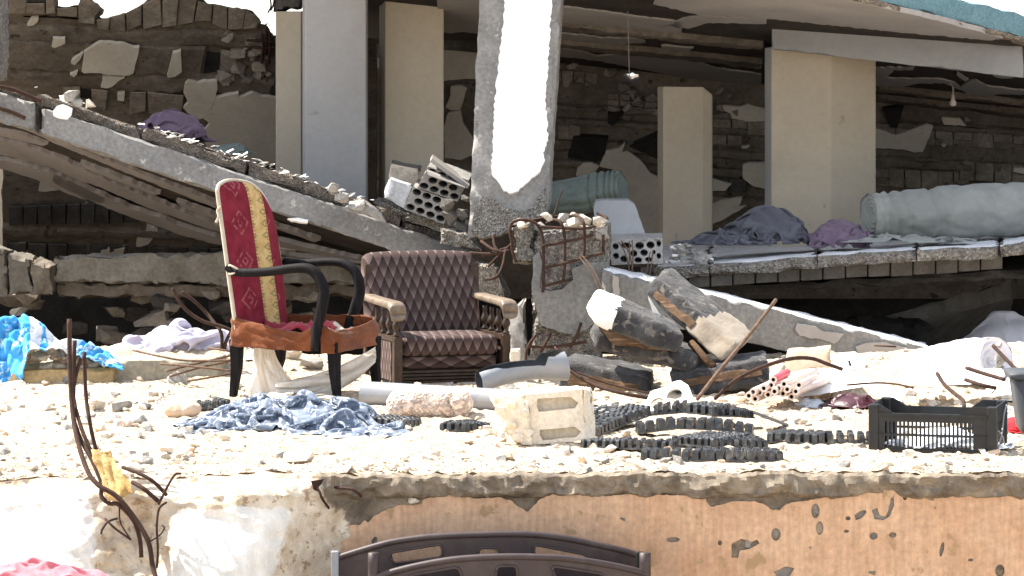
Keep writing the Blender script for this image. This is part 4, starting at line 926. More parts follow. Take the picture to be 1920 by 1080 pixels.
for i in range(46):
    x = r6.gauss(1285, 32); x = min(max(x, 1235), 1365); y = 494-r6.random()*max(4, 40-abs(x-1283)*.62); s = r6.uniform(.014, .042)
    g = MB(); g.hull(P(x, y, 18.75+r6.random()*.35), s*1.3, s, s*.7, r6, 11); mk('rubble_chunk', g, M['white'] if r6.random() < .25 else M['greystone'], label='small broken grey chunk in the heap on the floor slab, right of the perforated block', cat='rubble', group='rubble heap on the floor slab')
# loose panel beside the pier
q = [(1113, 392), (1117, 378), (1128, 376), (1178, 376), (1190, 384), (1205, 425), (1212, 446), (1120, 446)]
g = MB(); g.plate(jag(q, 8, .7, 3), [], lambda x, y: P(x, y, 19.1+(446-y)*.0015), V((0, .07, .01))); mk('slab_fragment', g, M['shardgrey'], label='smooth grey slab fragment with cut corners leaning behind the broken pier', cat='rubble')
# twisted wire hanging from the block
for i, (pts, lab) in enumerate(((([(1092, 480, 17.95), (1105, 495, 17.9), (1120, 520, 17.85), (1134, 552, 17.8), (1138, 562, 17.8)], ''), (( [(1165, 452, 18.4), (1180, 475, 18.35), (1188, 520, 18.3), (1196, 560, 18.25)]), ''), ([(1185, 450, 18.4), (1186, 500, 18.3), (1172, 562, 18.25)], ''), ([(1224, 470, 18.45), (1220, 505, 18.4), (1210, 545, 18.3)], '')))):
    g = MB(); p = pts[0] if isinstance(pts, tuple) else pts
    g.tube([P(*k) for k in p], .004, 5); g.tube([P(k[0]-5-2*(j % 2), k[1]+2, k[2]) for j, k in enumerate(p)], .0035, 5)
    mk('tie_wire', g, M['rustpale'], label=['brown twisted wire bent over the front of the broken pier', 'brown wire hanging in front of the pale perforated block, leaning right', 'brown wire hanging in front of the pale perforated block, leaning left', 'brown wire hanging from the right end of the pale perforated block'][i], cat='wire')
# ------------------------------------------------------------ builders for soft things
def ridge(p, s, o):
    n = 1-abs(2.0*N(p, s, o)); return n*n
def fold_(p, s, o): return min(1.0, abs(2.3*N(p, s, o)))**.75      # rounded folds meeting in sharp creases
def settle(X, rest, floor, steps=70, iters=9, seed=0, grav=.0016, damp=.93, fric=.6, bend=.35, pin=None):
    """lets a grid of cloth X (n,m,3) buckle and settle on floor(x, y); rest = cloth spacing (du, dv)"""
    n, m = X.shape[:2]; P_ = X.reshape(-1, 3).astype(float).copy(); V_ = np.zeros_like(P_); I, J = np.meshgrid(np.arange(n), np.arange(m), indexing='ij'); idx = (I*m+J)
    B_ = []
    for di, dj, k in ((1, 0, 1), (0, 1, 1), (1, 1, .6), (1, -1, .6), (2, 0, bend), (0, 2, bend), (4, 0, bend*.4), (0, 4, bend*.4)):
        ok = (I+di < n) & (J+dj < m) & (J+dj >= 0)
        L = math.hypot(di*rest[0], dj*rest[1])
        par = ((I//di) % 2) if di else ((J//dj) % 2)
        for p in (0, 1):
            s = ok & (par == p); A = idx[s]; B_.append((A, A+di*m+dj, L, k, di+abs(dj) > 2 or (di, dj) in ((2, 0), (0, 2))))
    for st in range(steps):
        V_ *= damp; V_[:, 2] -= grav; Q_ = P_.copy(); P_ += V_
        for it in range(iters):
            for A, Bq, L, k, bd in B_:
                D_ = P_[Bq]-P_[A]; l = np.sqrt((D_*D_).sum(1))+1e-9
                e = (l-L)/l*.5*k
                if bd: e = np.where(l < L*.80, (l-L*.80)/l*.5*k, 0)
                D_ *= e[:, None]; P_[A] += D_; P_[Bq] -= D_
            f = floor(P_[:, 0], P_[:, 1]); lo = P_[:, 2] < f
            P_[:, 2] = np.where(lo, f, P_[:, 2])
            if pin is not None: P_[pin[0]] = pin[1]
        V_ = P_-Q_; V_[lo, :2] *= (1-fric)
        mx = np.abs(V_).max()
        if mx > .03: V_ *= .03/mx
    return P_.reshape(n, m, 3)
def nz2(n, m, f, seed):
    r = np.random.RandomState(seed); o = np.zeros((n, m)); x = np.linspace(0, 1, n)[:, None]; y = np.linspace(0, 1, m)[None]
    for k in range(14):
        a, b_ = r.normal(0, f, 2); o += np.sin(6.283*(a*x+b_*y)+r.uniform(0, 6.28))
    return o/3.7
def heap(name, c, ax, ay, h, mat, seed, label, cat, fold=.03, fs=7, rot=0.0, nu=72, nv=48, power=.6, aniso=(1, 2.2), group=None, zb=None, wob=.2, shrink=.60, thick=.005, sub=1, hump=.62, wfq=3.2):
    """crumpled cloth: a sheet larger than its footprint, pushed together and left to settle over a low hump"""
    n, m = max(24, int(nu*.8)), max(18, int(nv*.85)); sg = seed*13+1
    u = np.linspace(-1, 1, n)[:, None]+np.zeros((1, m)); v = np.linspace(-1, 1, m)[None]+np.zeros((n, 1))
    sq = .45; x = u*np.sqrt(1-sq*v*v/1.0*.5); y = v*np.sqrt(1-sq*u*u/1.0*.5)
    wv = 1+wob*.5*nz2(n, m, 1.1, sg)
    lx = x*ax*wv+.10*ax*nz2(n, m, 1.6, sg+1)*.5; ly = y*ay*wv+.10*ay*nz2(n, m, 1.6, sg+2)*.5
    ca, sa = math.cos(rot), math.sin(rot); X = np.stack([c.x+lx*ca-ly*sa, c.y+lx*sa+ly*ca, np.zeros((n, m))], 2)
    base = gz(c.x, c.y) if zb is None else zb
    r = np.random.RandomState(sg+7); bx, by, bh, br = r.uniform(-.45, .45, 6)*ax, r.uniform(-.4, .4, 6)*ay, r.uniform(.35, .8, 6)*h, r.uniform(.35, .6, 6)
    def floor(px, py):
        dx, dy = px-c.x, py-c.y; qx, qy = (dx*ca+dy*sa), (-dx*sa+dy*ca)
        z = hump*h*np.clip(1-(qx/ax)**2-(qy/ay)**2, 0, 1)**power
        for k in range(6): z = np.maximum(z, bh[k]*np.clip(1.15-((qx-bx[k])/(ax*br[k]))**2-((qy-by[k])/(ay*br[k]))**2, 0, 1))
        return base+z+.004
    X[:, :, 2] = floor(X[:, :, 0], X[:, :, 1])+.02+fold*.55*(nz2(n, m, wfq, sg+3)+.6*nz2(n, m, wfq*1.9, sg+4)+1.2)
    X = settle(X, (2*ax/(n-1)/shrink, 2*ay/(m-1)/shrink), floor, 46, 8, sg)
    g = MB(); g.v = [V(p) for p in X.reshape(-1, 3)]
    for i in range(n-1):
        for j in range(m-1): g.f.append([i*m+j, (i+1)*m+j, (i+1)*m+j+1, i*m+j+1])
    g.m = [0]*len(g.f)
    o = mk(name, g, mat, smooth=True, label=label, cat=cat, group=group, loc=c)
    if sub: s = o.modifiers.new('smooth', 'SUBSURF'); s.levels = s.render_levels = sub
    return o
def roll(name, p0, p1, rad, mat, seed, label, wr=.05, rings=(), group=None, inner=None, sag=0, lay=4, flat=.92):
    """a rolled length of cloth; rings: (t, depth) grooves; its p0 end shows the wound layers"""
    T = thing(name, label, 'fabric roll', (p0+p1)/2, group)
    ax = (p1-p0); L = ax.length; ax.normalize(); up = V((0, 0, 1)); sd = ax.cross(up).normalized(); up = sd.cross(ax)
    def rr(t): 
        k = t*(len(rad)-1); i = min(int(k), len(rad)-2); return lerp(rad[i], rad[i+1], k-i)
    def fn(i, j):
        a = 2*math.pi*i; t = j; r = rr(t); c = lerp(p0, p1, t)-up*sag*math.sin(math.pi*t)
        d = V((math.cos(a), math.sin(a), t*L*3.0)); r *= 1+wr*FB(d, 1.1, seed, 3)+wr*1.5*(fold_(V((math.cos(a)*1.2+t*L*1.5, math.sin(a)*1.2, t*L*4+seed)), 1.3, seed)-.6)+wr*.6*(fold_(V((math.cos(a)*2+t*L*3, math.sin(a)*2, t*L*9+seed)), 1.5, seed+3)-.6)
        for tr, dp in rings: r *= 1-dp*math.exp(-((t-tr-.012*math.sin(a*2+seed))/.011)**2)
        return c+(sd*math.cos(a)+up*math.sin(a)*flat)*r
    g = MB(); g.grid(fn, 72, 150); mk('outer_layer', g, mat, T, smooth=True)
    for e, (pe, dr) in enumerate(((p0, ax), (p1, -ax))):
        def fe(i, j, pe=pe, dr=dr, e=e):
            a = 2*math.pi*i; r = rr(e)*(1-j)*.985; dep = .018*((j*lay+i) % 1.0)+.035*j
            return pe-up*sag*0+dr*dep+(sd*math.cos(a)+up*math.sin(a)*flat)*r
        g = MB(); g.grid(fe, 40, 24); mk('wound_end', g, inner or mat, T, smooth=True)
    return T
def sheet(name, fn, nu, nv, mat, label=None, cat=None, parent=None, thick=.004, group=None):
    g = MB(); g.grid(fn, nu, nv); o = mk(name, g, mat, parent, smooth=True, label=label, cat=cat, group=group)
    sm = o.modifiers.new('thickness', 'SOLIDIFY'); sm.thickness = thick; return o
def inter(pts, x):
    for (x0, y0), (x1, y1) in zip(pts, pts[1:]):
        if x <= x1: return lerp(y0, y1, (x-x0)/(x1-x0)) if x >= x0 else y0
    return pts[-1][1]

# ------------------------------------------------------------ the red tapestry chair
O = G(440, 745); fx, sx = V((.90, -.43, 0)).normalized(), V((.43, .90, 0)).normalized()
CH = thing('dining_chair', 'broken tall-backed chair with red tapestry back, black curved arms and torn rust-coloured seat band', 'chair', O)
def W(a, b_, z): return O+fx*a+sx*b_+V((0, 0, z))
def lean(z): return -(z-.40)*.157
TOPB = [(0, 1.03), (.02, 1.052), (.08, 1.068), (.16, 1.072), (.26, 1.063), (.34, 1.045), (.42, 1.00), (.47, .945), (.50, .87), (.52, .72)]
def backface(side):
    def fn(u, v):
        b_ = .52*u; zt = inter(TOPB, b_); z = lerp(.27, zt, v); e = (1-abs(2*u-1)**7)*(1-v**14)
        b2 = b_-.02*sst(.62, .30, z)*u
        return W(lean(z)+side*(.006+.026*max(0, e)**.6)+(.012 if side > 0 else 0)*math.sin(math.pi*u), b2, z)
    return fn
def buv(v): d = v-O; return (d.dot(sx)/.52, d.z)
g = MB(); g.grid(backface(1), 22, 34); mk('backrest', g, M['tapestry'], CH, smooth=True, uvf=buv)
g = MB(); g.grid(backface(-1), 22, 34); mk('back_lining', g, M['rustcloth'], CH, smooth=True)
pip = [W(lean(.27), -.003, .27)]+[W(lean(z), -.004, z) for z in (.5, .8, 1.0)]+[W(lean(z), b_, z+.003) for b_, z in TOPB[:]]+[W(lean(z), .515-.02*sst(.62, .3, z), z) for z in (.6, .45, .27)]
g = MB(); g.tube(pip, .011, 6); mk('piping', g, M['cream'], CH, smooth=True)
for pts, in (([W(-.03, -.02, .652), W(.02, -.022, .625), W(.19, -.025, .63), W(.36, -.025, .652), W(.44, -.022, .648), W(.49, -.02, .608), W(.517, -.02, .54), W(.503, -.02, .45), W(.48, -.02, .36), W(.466, -.015, .25)],), ([W(-.02, .53, .652), W(.1, .53, .645), W(.25, .53, .655), W(.34, .53, .645), W(.40, .53, .60), W(.422, .53, .515), W(.395, .53, .42), W(.365, .525, .34), W(.36, .52, .25)],)):
    g = MB(); g.tube(pts, [.020, .022, .023, .026, .028, .030, .027, .024], 9); mk('armrest', g, M['darkwood'], CH, smooth=True)
for (a, b_, dx, dz) in ((.0, .02, 0, .27), (.0, .46, -.02, .27), (.535, .05, .012, .27), (.535, .47, .012, .27)):
    g = MB(); ps = [W(a+dx*1.6-.02*(a < .1), b_, 0), W(a+dx*.3, b_, dz*.55), W(a, b_, dz+.02)]; rs = [.017, .024, .030]
    n = 4; b0 = len(g.v)
    for p, r in zip(ps, rs):
        for k in ((-1, -1), (1, -1), (1, 1), (-1, 1)): g.v.append(p+fx*r*k[0]+sx*r*k[1])
    for i in range(2):
        for k in range(4): g.f.append([i*4+k, i*4+(k+1) % 4, i*4+4+(k+1) % 4, i*4+4+k]); g.m.append(0)
    g.f += [[0, 1, 2, 3], [8, 9, 10, 11]]; g.m += [0, 0]
    ob = mk('leg', g, M['darkwood'], CH); bv = ob.modifiers.new('bevel', 'BEVEL'); bv.width = .006; bv.segments = 2
per = [(-.02, -.015), (.25, -.03), (.455, -.025)]; per2 = [(.50, -.02), (.545, .0), (.57, .06), (.575, .25), (.57, .44), (.54, .51), (.45, .52)]; per3 = [(.45, .52), (.25, .53), (.0, .51), (-.02, .45)]
def bandfn(per, ztop, zbot, seed, drape=0):
    def fn(u, v):
        k = u*(len(per)-1); i = min(int(k), len(per)-2); t = k-i
        a, b_ = lerp(per[i][0], per[i+1][0], t), lerp(per[i][1], per[i+1][1], t)
        z = lerp(inter(ztop, u), inter(zbot, u), v)
        wv = .012*FB((u*3, v*1.2, seed), 2.2, seed, 3)+.016*ridge(V((u*1.1+v*.8, v*1.5-u*.5, seed)), 2.3, seed)*math.sin(math.pi*min(1, v*1.3))
        n = V((b_-.25, 0, 0)); d = (V((a-.27, b_-.25, 0))); d = d.normalized() if d.length else d
        return W(a+d.x*wv-d.x*.018*(1-v)**2, b_+d.y*wv-d.y*.018*(1-v)**2, z+.006*FB((u*4, seed, 0), 2, seed, 2))
    return fn
sheet('seat_band', bandfn(per, [(0, .405), (.15, .385), (.5, .352), (.85, .335), (1, .36)], [(0, .255), (1, .243)], 3), 40, 14, M['rustcloth'], parent=CH)
sheet('seat_band', bandfn(per2, [(0, .375), (.12, .372), (.28, .345), (.5, .352), (.75, .385), (1, .392)], [(0, .235), (.4, .24), (1, .255)], 6), 50, 14, M['rustcloth'], parent=CH)
sheet('seat_band', bandfn(per3, [(0, .392), (.5, .385), (1, .395)], [(0, .26), (1, .26)], 9), 30, 8, M['rustcloth'], parent=CH)
g = MB()
for q in (((-.02, -.01), (.55, 0)), ((.55, 0), (.56, .5)), ((.56, .5), (-.02, .5)), ((-.02, .5), (-.02, -.01))):
    p0, p1 = W(*[lerp(k, m_, .14) for k, m_ in zip(q[0], (.27, .25))], .27), W(*[lerp(k, m_, .14) for k, m_ in zip(q[1], (.27, .25))], .27); g.tube([p0, p1], .016, 4, smooth=False)
mk('seat_frame', g, M['darkwood'], CH)
sheet('seat_remnant', lambda u, v: W(.06+.40*u, .04+.36*v, .335+.05*FB((u*2, v*2, 4), 1.4, 4, 4)+.05*ridge(V((u, v, 2)), 2.6, 5)-.05*abs(2*v-1)), 34, 24, M['redcloth'], parent=CH)
sheet('seat_lining', lambda u, v: W(.0+.50*u, .02+.46*v, .305+.07*FB((u*2, v*2, 8), 1.6, 14, 4)), 30, 24, M['cream'], parent=CH)
g = MB(); g.tube([W(-.07, -.02, .95), W(-.085, -.025, .93), W(-.075, -.03, .90), W(-.09, -.03, .87)], .007, 5); mk('torn_strap', g, M['cream'], CH, smooth=True); g = MB(); g.tube([W(-.03, .0, .645), W(.0, -.05, .66), W(.04, -.03, .635), W(.0, -.045, .615), W(-.035, 0, .635)], .005, 5); mk('torn_strap', g, M['cream'], CH, smooth=True)
r7 = random.Random(12)
TH_ = thing('plastic_sheet', 'torn clear plastic sheet hanging in folds under the red tapestry chair', 'plastic sheet', W(.25, .2, 0))
def film_a(u, v):
    x0, x1 = lerp(474, 470, v**2), lerp(512, 590, v**1.6); p = P(lerp(x0, x1, u), lerp(650, 750, v), 16.2)
    return p+V((0, .035*FB((u*2, v*1.5, 1), 1.7, 3, 3)+.05*ridge(V((u*1.6, v*.5, 1)), 1.8, 8)-.10*v, 0))
def film_b(u, v):
    p = P(lerp(520, 704, u), lerp(lerp(712, 650, u**1.8), lerp(756, 700-20*u, u**2.2), v), 16.15)
    return p+V((0, .04*FB((u*2.5, v*1.5, 5), 1.7, 13, 3)+.06*ridge(V((u*.9-v*.6, v*1.2, 2)), 2, 18)-.12*(1-u), 0))
sheet('hanging_fold', film_a, 30, 30, M['film'], parent=TH_, thick=.002)
sheet('hanging_fold', film_b, 36, 22, M['film'], parent=TH_, thick=.002)
sheet('hanging_fold', lambda u, v: G(lerp(478, 640, u), lerp(735, 752, v), .02+.035*ridge(V((u*2, v, 1)), 1.9, 4)*math.sin(math.pi*u)), 40, 16, M['film'], parent=TH_, thick=.002)

# ------------------------------------------------------------ the brown patterned armchair
Q = G(745, 722); ar, ab = V((.95, .31, 0)).normalized(), V((-.31, .95, 0)).normalized()
AC = thing('armchair', 'low armchair in brown diamond-patterned velour with turned wooden arm spindles', 'armchair', Q)
def A_(u, w_, z): return Q+ar*u+ab*w_+V((0, 0, z))
def auv(k=1.0, m=0.0, kv=1.0):
    def fn(v): d = v-Q; return (d.dot(ar)*k, (d.z-d.dot(ab)*m)*kv)
    return fn
g = MB(); g.pad([A_(-.02, .565, .655), A_(.60, .565, .655), A_(.60, .43, .22), A_(-.02, .43, .22), A_(-.02, .68, .655), A_(.60, .68, .655), A_(.60, .55, .22), A_(-.02, .55, .22)], .045, (24, 18, 6), .012, 3, .004); mk('backrest', g, M['velour'], AC, smooth=True, uvf=auv(1, .0))
g = MB(); g.pad([A_(.035, -.005, .248), A_(.555, -.005, .248), A_(.555, .0, .145), A_(.035, .0, .145), A_(.035, .46, .25), A_(.555, .46, .25), A_(.555, .46, .145), A_(.035, .46, .145)], .028, (22, 6, 14), .003, 4, .004); mk('seat_cushion', g, M['velour'], AC, smooth=True, uvf=auv(1, .5, 1.05))
g = MB(); g.pad([A_(.035, .02, .148), A_(.555, .02, .148), A_(.555, .045, .075), A_(.035, .045, .075), A_(.035, .4, .148), A_(.555, .4, .148), A_(.555, .4, .075), A_(.035, .4, .075)], .02, (20, 6, 6), .0, 5); mk('apron', g, M['velour'], AC, smooth=True, uvf=auv(.42, .0, 2.0))
g = MB(); g.box(A_(.295, .09, .04), .52, .02, .09, rotz(math.atan2(ar.y, ar.x))); mk('base_board', g, M['wood'], AC)
for i in range(4): 
    g = MB(); g.box(A_(.295, .03+.004*i, .064-.018*i), .53, .02, .011, rotz(math.atan2(ar.y, ar.x))); mk('slat', g, M['wood'], AC)
rz = rotz(math.atan2(ar.y, ar.x))
g = MB(); g.box(A_(-.012, .25, .12), .02, .42, .2, rz); mk('side_panel', g, M['velour'], AC, uvf=lambda v: ((v-Q).dot(ab)*1.0, (v-Q).z))
g = MB(); g.box(A_(.603, .25, .12), .02, .42, .2, rz); mk('side_panel', g, M['velour'], AC, uvf=lambda v: ((v-Q).dot(ab)*1.0, (v-Q).z))
SP = [(.010, 0), (.018, .004), (.018, .014), (.009, .022), (.012, .034), (.021, .05), (.022, .064), (.015, .08), (.009, .10), (.013, .108), (.010, .116), (.014, .128)]
for u in (0.0, .59):
    g = MB(); g.box(A_(u, .0, .125), .046, .046, .25, rz); ob = mk('post', g, M['wood'], AC); bv = ob.modifiers.new('bevel', 'BEVEL'); bv.width = .006; bv.segments = 2
    g = MB(); g.box(A_(u, .56, .30), .045, .045, .6, rz); mk('post', g, M['wood'], AC)
    g = MB(); g.box(A_(u, .27, .238), .05, .54, .026, rz); mk('side_rail', g, M['wood'], AC)
    for w_ in (.0, .13, .25, .37):
        g = MB(); g.lathe(A_(u+(.004 if u else -.004), w_, .25), SP, 10); mk('spindle', g, M['wood'], AC, smooth=True)
    g = MB(); sgn = 1 if u else -1; uc = u+sgn*.01
    def armf(i, j, uc=uc):
        # loft along the arm: rear, flat top, rolled nose
        path = [(.56, .428, .018), (.40, .422, .018), (.24, .418, .019), (.10, .416, .020), (.02, .413, .022), (-.025, .404, .026), (-.048, .386, .028), (-.05, .364, .026), (-.036, .350, .018)]
        k = j*(len(path)-1); q = min(int(k), len(path)-2); t = k-q; w_ = lerp(path[q][0], path[q+1][0], t); z = lerp(path[q][1], path[q+1][1], t); h = lerp(path[q][2], path[q+1][2], t)
        a = 2*math.pi*i; cu, su = math.cos(a), math.sin(a); wd = .040*(1-.25*sst(.8, 1, j)+.1*sst(.3, .8, j))
        return A_(uc+math.copysign(abs(cu)**.5, cu)*wd, w_+.0*su, z+math.copysign(abs(su)**.6, su)*h)
    g.grid(armf, 20, 30); g.f += [[i for i in range(20)], [30*21+i for i in range(20)]]; g.m += [0, 0]
    mk('armrest', g, M['sunlit_armwood'], AC, smooth=True)
g = MB(); g.box(A_(.29, .60, .20), .54, .03, .3, rz); mk('back_panel', g, M['wood'], AC)

# ------------------------------------------------------------ cushions in a pile
def cushion(label, fq_, ds, dv, r, mat, wood=None, seed=0, endm=None, end=None, puff=.006):
    f = [P(x, y, d) for (x, y), d in zip(fq_, ds)]; T = thing('seat_cushion', label, 'cushion', f[3], 'pile of old seat cushions')
    dv = V(dv); bk = [p+dv for p in f]; eu = (f[1]-f[0]+f[2]-f[3])/2; o = (f[0]+f[3])/2+dv/2; Lu = eu.length; eu = eu.normalized()
    def split(g, nm_, m1, nm2, m2):
        g2 = MB(); g2.v = list(g.v); keep = []
        for q in g.f:
            c = sum((g.v[i] for i in q), V())/len(q); u = (c-o).dot(eu)/Lu+.05*FB(c, 14, seed, 2)
            (g2.f if end and end[0] <= u <= end[1] else keep).append(q)
        g.f = keep; g.m = [0]*len(keep); g2.m = [0]*len(g2.f)
        for gg, nn, mm in ((g, nm_, m1), (g2, nm2, m2)):
            if not gg.f: continue
            use = sorted({i for q in gg.f for i in q}); mp = {i: k for k, i in enumerate(use)}; gg.v = [gg.v[i] for i in use]; gg.f = [[mp[i] for i in q] for q in gg.f]
            mk(nn, gg, mm, T, smooth=True)
    g = MB(); g.pad(f+bk, r, (30, 12, 12), puff, seed, .012); split(g, 'cover', mat, 'padding', endm)
    def fp(u, v): return lerp(lerp(f[0], f[1], u), lerp(f[3], f[2], u), v)
    nrm = -dv.normalized()
    if wood:
        u0, u1, v0, v1 = wood; q = [fp(u0, v0), fp(u1, v0), fp(u1, v1), fp(u0, v1)]
        g = MB(); g.rough([p+nrm*(.006+puff) for p in q]+[p-nrm*.03 for p in q], (24, 6, 2), .003, .006, seed, 9); mk('wooden_frame', g, M['rawwood'], T, ang=40)
    return T
cushion('charcoal cushion with a rounded brown timber frame at the lower left of the cushion pile', [(1056, 674), (1216, 712), (1212, 752), (1044, 738)], [16.5, 16.4, 16.35, 16.45], (.05, .42, .02), .028, M['foamdark'], (.10, .9, .30, .72), 1)
cushion('long charcoal cushion lying across the middle of the cushion pile', [(1105, 612), (1306, 668), (1304, 702), (1118, 658)], [16.35, 16.3, 16.28, 16.33], (.03, .36, .03), .04, M['foamdark'], None, 2, puff=.016)
cushion('charcoal cushion with a bright white padded end on top of the cushion pile', [(1128, 562), (1285, 632), (1272, 666), (1112, 612)], [16.25, 16.2, 16.2, 16.22], (-.03, .26, .06), .026, M['foamdark'], None, 3, M['foamwhite'], (-1, .27), .010)
g = MB(); q = [P(1122, 616, 16.24), P(1190, 618, 16.24), P(1250, 660, 16.24), P(1150, 646, 16.24)]; g.rough(q+[p+V((0, .2, 0)) for p in q], (14, 5, 3), .006, .02, 5, 9); mk('broken_board', g, M['rawwood'], label='brown broken timber board between the two upper charcoal cushions', cat='board', ang=40)
cushion('dark cushion with brown timber frame and a beige end leaning on the fallen beam', [(1222, 522), (1392, 652), (1345, 684), (1212, 552)], [16.7, 16.35, 16.3, 16.65], (.10, .22, .06), .026, M['foamdark'], (.08, .56, .34, .72), 4, M['foamshade'], (.62, 2), .008)
cushion('dark cushion with exposed timber frame at the lower right of the cushion pile', [(1256, 702), (1438, 674), (1442, 722), (1268, 748)], [16.3, 16.25, 16.2, 16.25], (.02, .34, .02), .02, M['foamdark'], (.06, .94, .25, .56), 5)
g = MB(); g.tube([P(1295, 642, 16.4), P(1318, 668, 16.35), P(1338, 688, 16.3)], .02, 8, smooth=False); mk('chair_leg', g, M['rawwood'], smooth=True, label='short brown wooden leg poking out under the beige cushion end', cat='wood')
g = MB(); g.plate(jag([(1215, 555), (1245, 600), (1270, 628), (1240, 600), (1225, 590)], 8, 1, 3), [], lambda x, y: P(x, y, 16.42), V((0, .02, 0))); mk('padding_scrap', g, M['foamwhite'], label='strip of white padding showing between the two top cushions', cat='padding')

# ------------------------------------------------------------ pipes, blocks and stones on the terrace
PV = thing('drain_pipe', 'long straight pale grey plastic pipe lying in front of the brown armchair', 'pipe', G(840, 770))
p0, p1 = P(681, 737, 15.75), P(1010, 756, 15.45); g = MB(); axp = (p1-p0).normalized(); up = V((0, 0, 1)); sdp = axp.cross(up).normalized(); up = sdp.cross(axp)
def tubef(r, t0=0, t1=1):
    def fn(i, j): a = 2*math.pi*i; return lerp(p0, p1, lerp(t0, t1, j))+(sdp*math.cos(a)+up*math.sin(a))*r
    return fn
g.grid(tubef(.058), 28, 10); mk('wall', g, M['pvc'], PV, smooth=True)
g = MB(); g.grid(tubef(.052), 28, 10); mk('bore', g, M['pvcin'], PV, smooth=True)
g = MB(); g.grid(lambda i, j: lerp(p0, p1, j)+(sdp*math.cos(2*math.pi*i)+up*math.sin(2*math.pi*i))*0+(sdp*math.cos(2*math.pi*i)+up*math.sin(2*math.pi*i))*.058 if j in (0, 1) else p0, 1, 1)
def ring(pc, ra, rb, n=28):
    g = MB()
    for r in (ra, rb):
        for k in range(n): a = 2*math.pi*k/n; g.v.append(pc+(sdp*math.cos(a)+up*math.sin(a))*r)
    for k in range(n): g.f.append([k, (k+1) % n, n+(k+1) % n, n+k]); g.m.append(0)
    return g
mk('rim', ring(p0, .058, .052), M['pvc'], PV)
GP = thing('broken_pipe', 'broken grey pipe split open showing its dark inside, beside the armchair', 'pipe', G(980, 735))
q0, q1 = P(898, 716, 15.95), P(1058, 685, 16.1); ag = (q1-q0).normalized(); upg = V((0, 0, 1)); sg = ag.cross(upg).normalized(); upg = sg.cross(ag)
def gut(r, dr):
    def fn(i, j):
        c = lerp(q0, q1, j)+V((0, 0, .03*math.sin(math.pi*j))); rr = lerp(.055, .078, j)-dr
        op = inter([(0, 40), (.12, 60), (.3, 120), (.5, 150), (.72, 160), (.78, 90), (.86, 80), (1, 30)], j)+10*FB((j*9, 0, 1), 1, 3, 3)
        a = R(90-8+op/2+(360-op)*i); return c+(sg*math.cos(a)*1.0+upg*math.sin(a))*rr
    return fn
g = MB(); g.grid(gut(0, 0), 40, 60); mk('outer_wall', g, M['pvc'], GP, smooth=True)
g = MB(); g.grid(gut(0, .006), 40, 60); mk('inner_wall', g, M['pvcin'], GP, smooth=True)
c = G(803, 783); 
def stonef(nm_, x0, x1, y0, y1, base, dep, seed, mat, label, cat, grp=None, crack=None, r=.05):
    d = gd(base); f = [P(x0, y0, d), P(x1, y0, d), P(x1, y1, d), P(x0, y1, d)]; g = MB(); g.pad(f+[p+V((0, dep, 0)) for p in f], r, (34, 14, 14), 0, seed, .012)
    if crack:
        xc = (crack-960)/F*d
        for i, v in enumerate(g.v):
            e = math.exp(-((v.x-xc-.012*math.sin(v.z*60))/.006)**2); g.v[i] = v+V((0, .022*e, -.010*e))
    return mk(nm_, g, mat, smooth=True, label=label, cat=cat, group=grp)
stonef('cracked_stone', 726, 883, 737, 786, 784, .22, 3, M['granite'], 'rounded pinkish cracked stone block in front of the grey pipe', 'stone', crack=846, r=.055)
HB = thing('hollow_block', 'large cream hollow block on its side with two long open cores', 'block', G(1010, 832))
d = gd(832)-.02; f = [P(990, 742, d), P(1092, 731, d-.01), P(1096, 826, d-.01), P(995, 834, d)]
def hb(x, y): return P(x, y, d-.005)
g = MB(); g.plate(jag([(985, 740), (1092, 730), (1097, 826), (1060, 829), (1020, 833), (1000, 833), (992, 800), (994, 770)], 12, .8, 3), [jag([(1008, 748), (1070, 744), (1085, 755), (1078, 766), (1010, 772), (1006, 760)], 8, .7, 4), jag([(1012, 806), (1078, 800), (1090, 810), (1080, 820), (1018, 826), (1012, 816)], 8, .7, 5)], hb, V((0, .055, 0))); mk('front_wall', g, M['blockcream'], HB)
bk = [p+V((0, .055, 0)) for p in f]; g = MB(); g.rough(bk+[p+V((0, .15, .01)) for p in f], (14, 12, 8), .004, .02, 6, 9); mk('rear_wall', g, M['blockcream'], HB, ang=40)
ff = [P(1092, 728, d-.02), P(1112, 734, d+.02), P(1114, 822, d+.02), P(1096, 828, d-.02)]; g = MB(); g.rough(ff+[p+V((0, .2, 0)) for p in ff], (5, 12, 8), .010, .03, 7, 12); mk('end_wall', g, M['blockcream'], HB, ang=40)
ff = [P(922, 748, d+.02), P(990, 742, d-.02), P(996, 832, d-.02), P(958, 824, d+.0)]; g = MB(); g.rough(ff+[p+V((0, .17, 0)) for p in ff], (12, 14, 8), .022, .045, 8, 8); mk('broken_end', g, M['blockcream'], HB, ang=50)
for (x, y, s) in ((938, 770, .028), (955, 795, .03), (972, 820, .026), (985, 775, .024), (960, 760, .022), (990, 812, .026), (940, 815, .02)):
    g = MB(); g.hull(P(x, y, d-.02), s*1.2, s*.8, s, r7, 14); mk('broken_lump', g, M['blockcream'], HB)
ff = [P(920, 740, d+.06), P(1092, 730, d), P(1092, 742, d-.01), P(922, 758, d+.03)]; g = MB(); g.rough(ff+[p+V((0, .16, .0)) for p in ff], (22, 3, 8), .006, .02, 9, 9); mk('top_wall', g, M['blockcream'], HB, ang=40)
dd = gd(770)-.03
FR = thing('block_fragment', 'broken white block fragment with dark round holes above the black ribbed mats', 'block', G(1250, 770))
ou = [(1192, 766), (1214, 748), (1220, 734), (1238, 728), (1262, 716), (1276, 713), (1290, 722), (1297, 740), (1308, 760), (1300, 772), (1250, 776), (1200, 772)]
def frm(x, y): return P(x, y, dd+(772-y)*.0042)
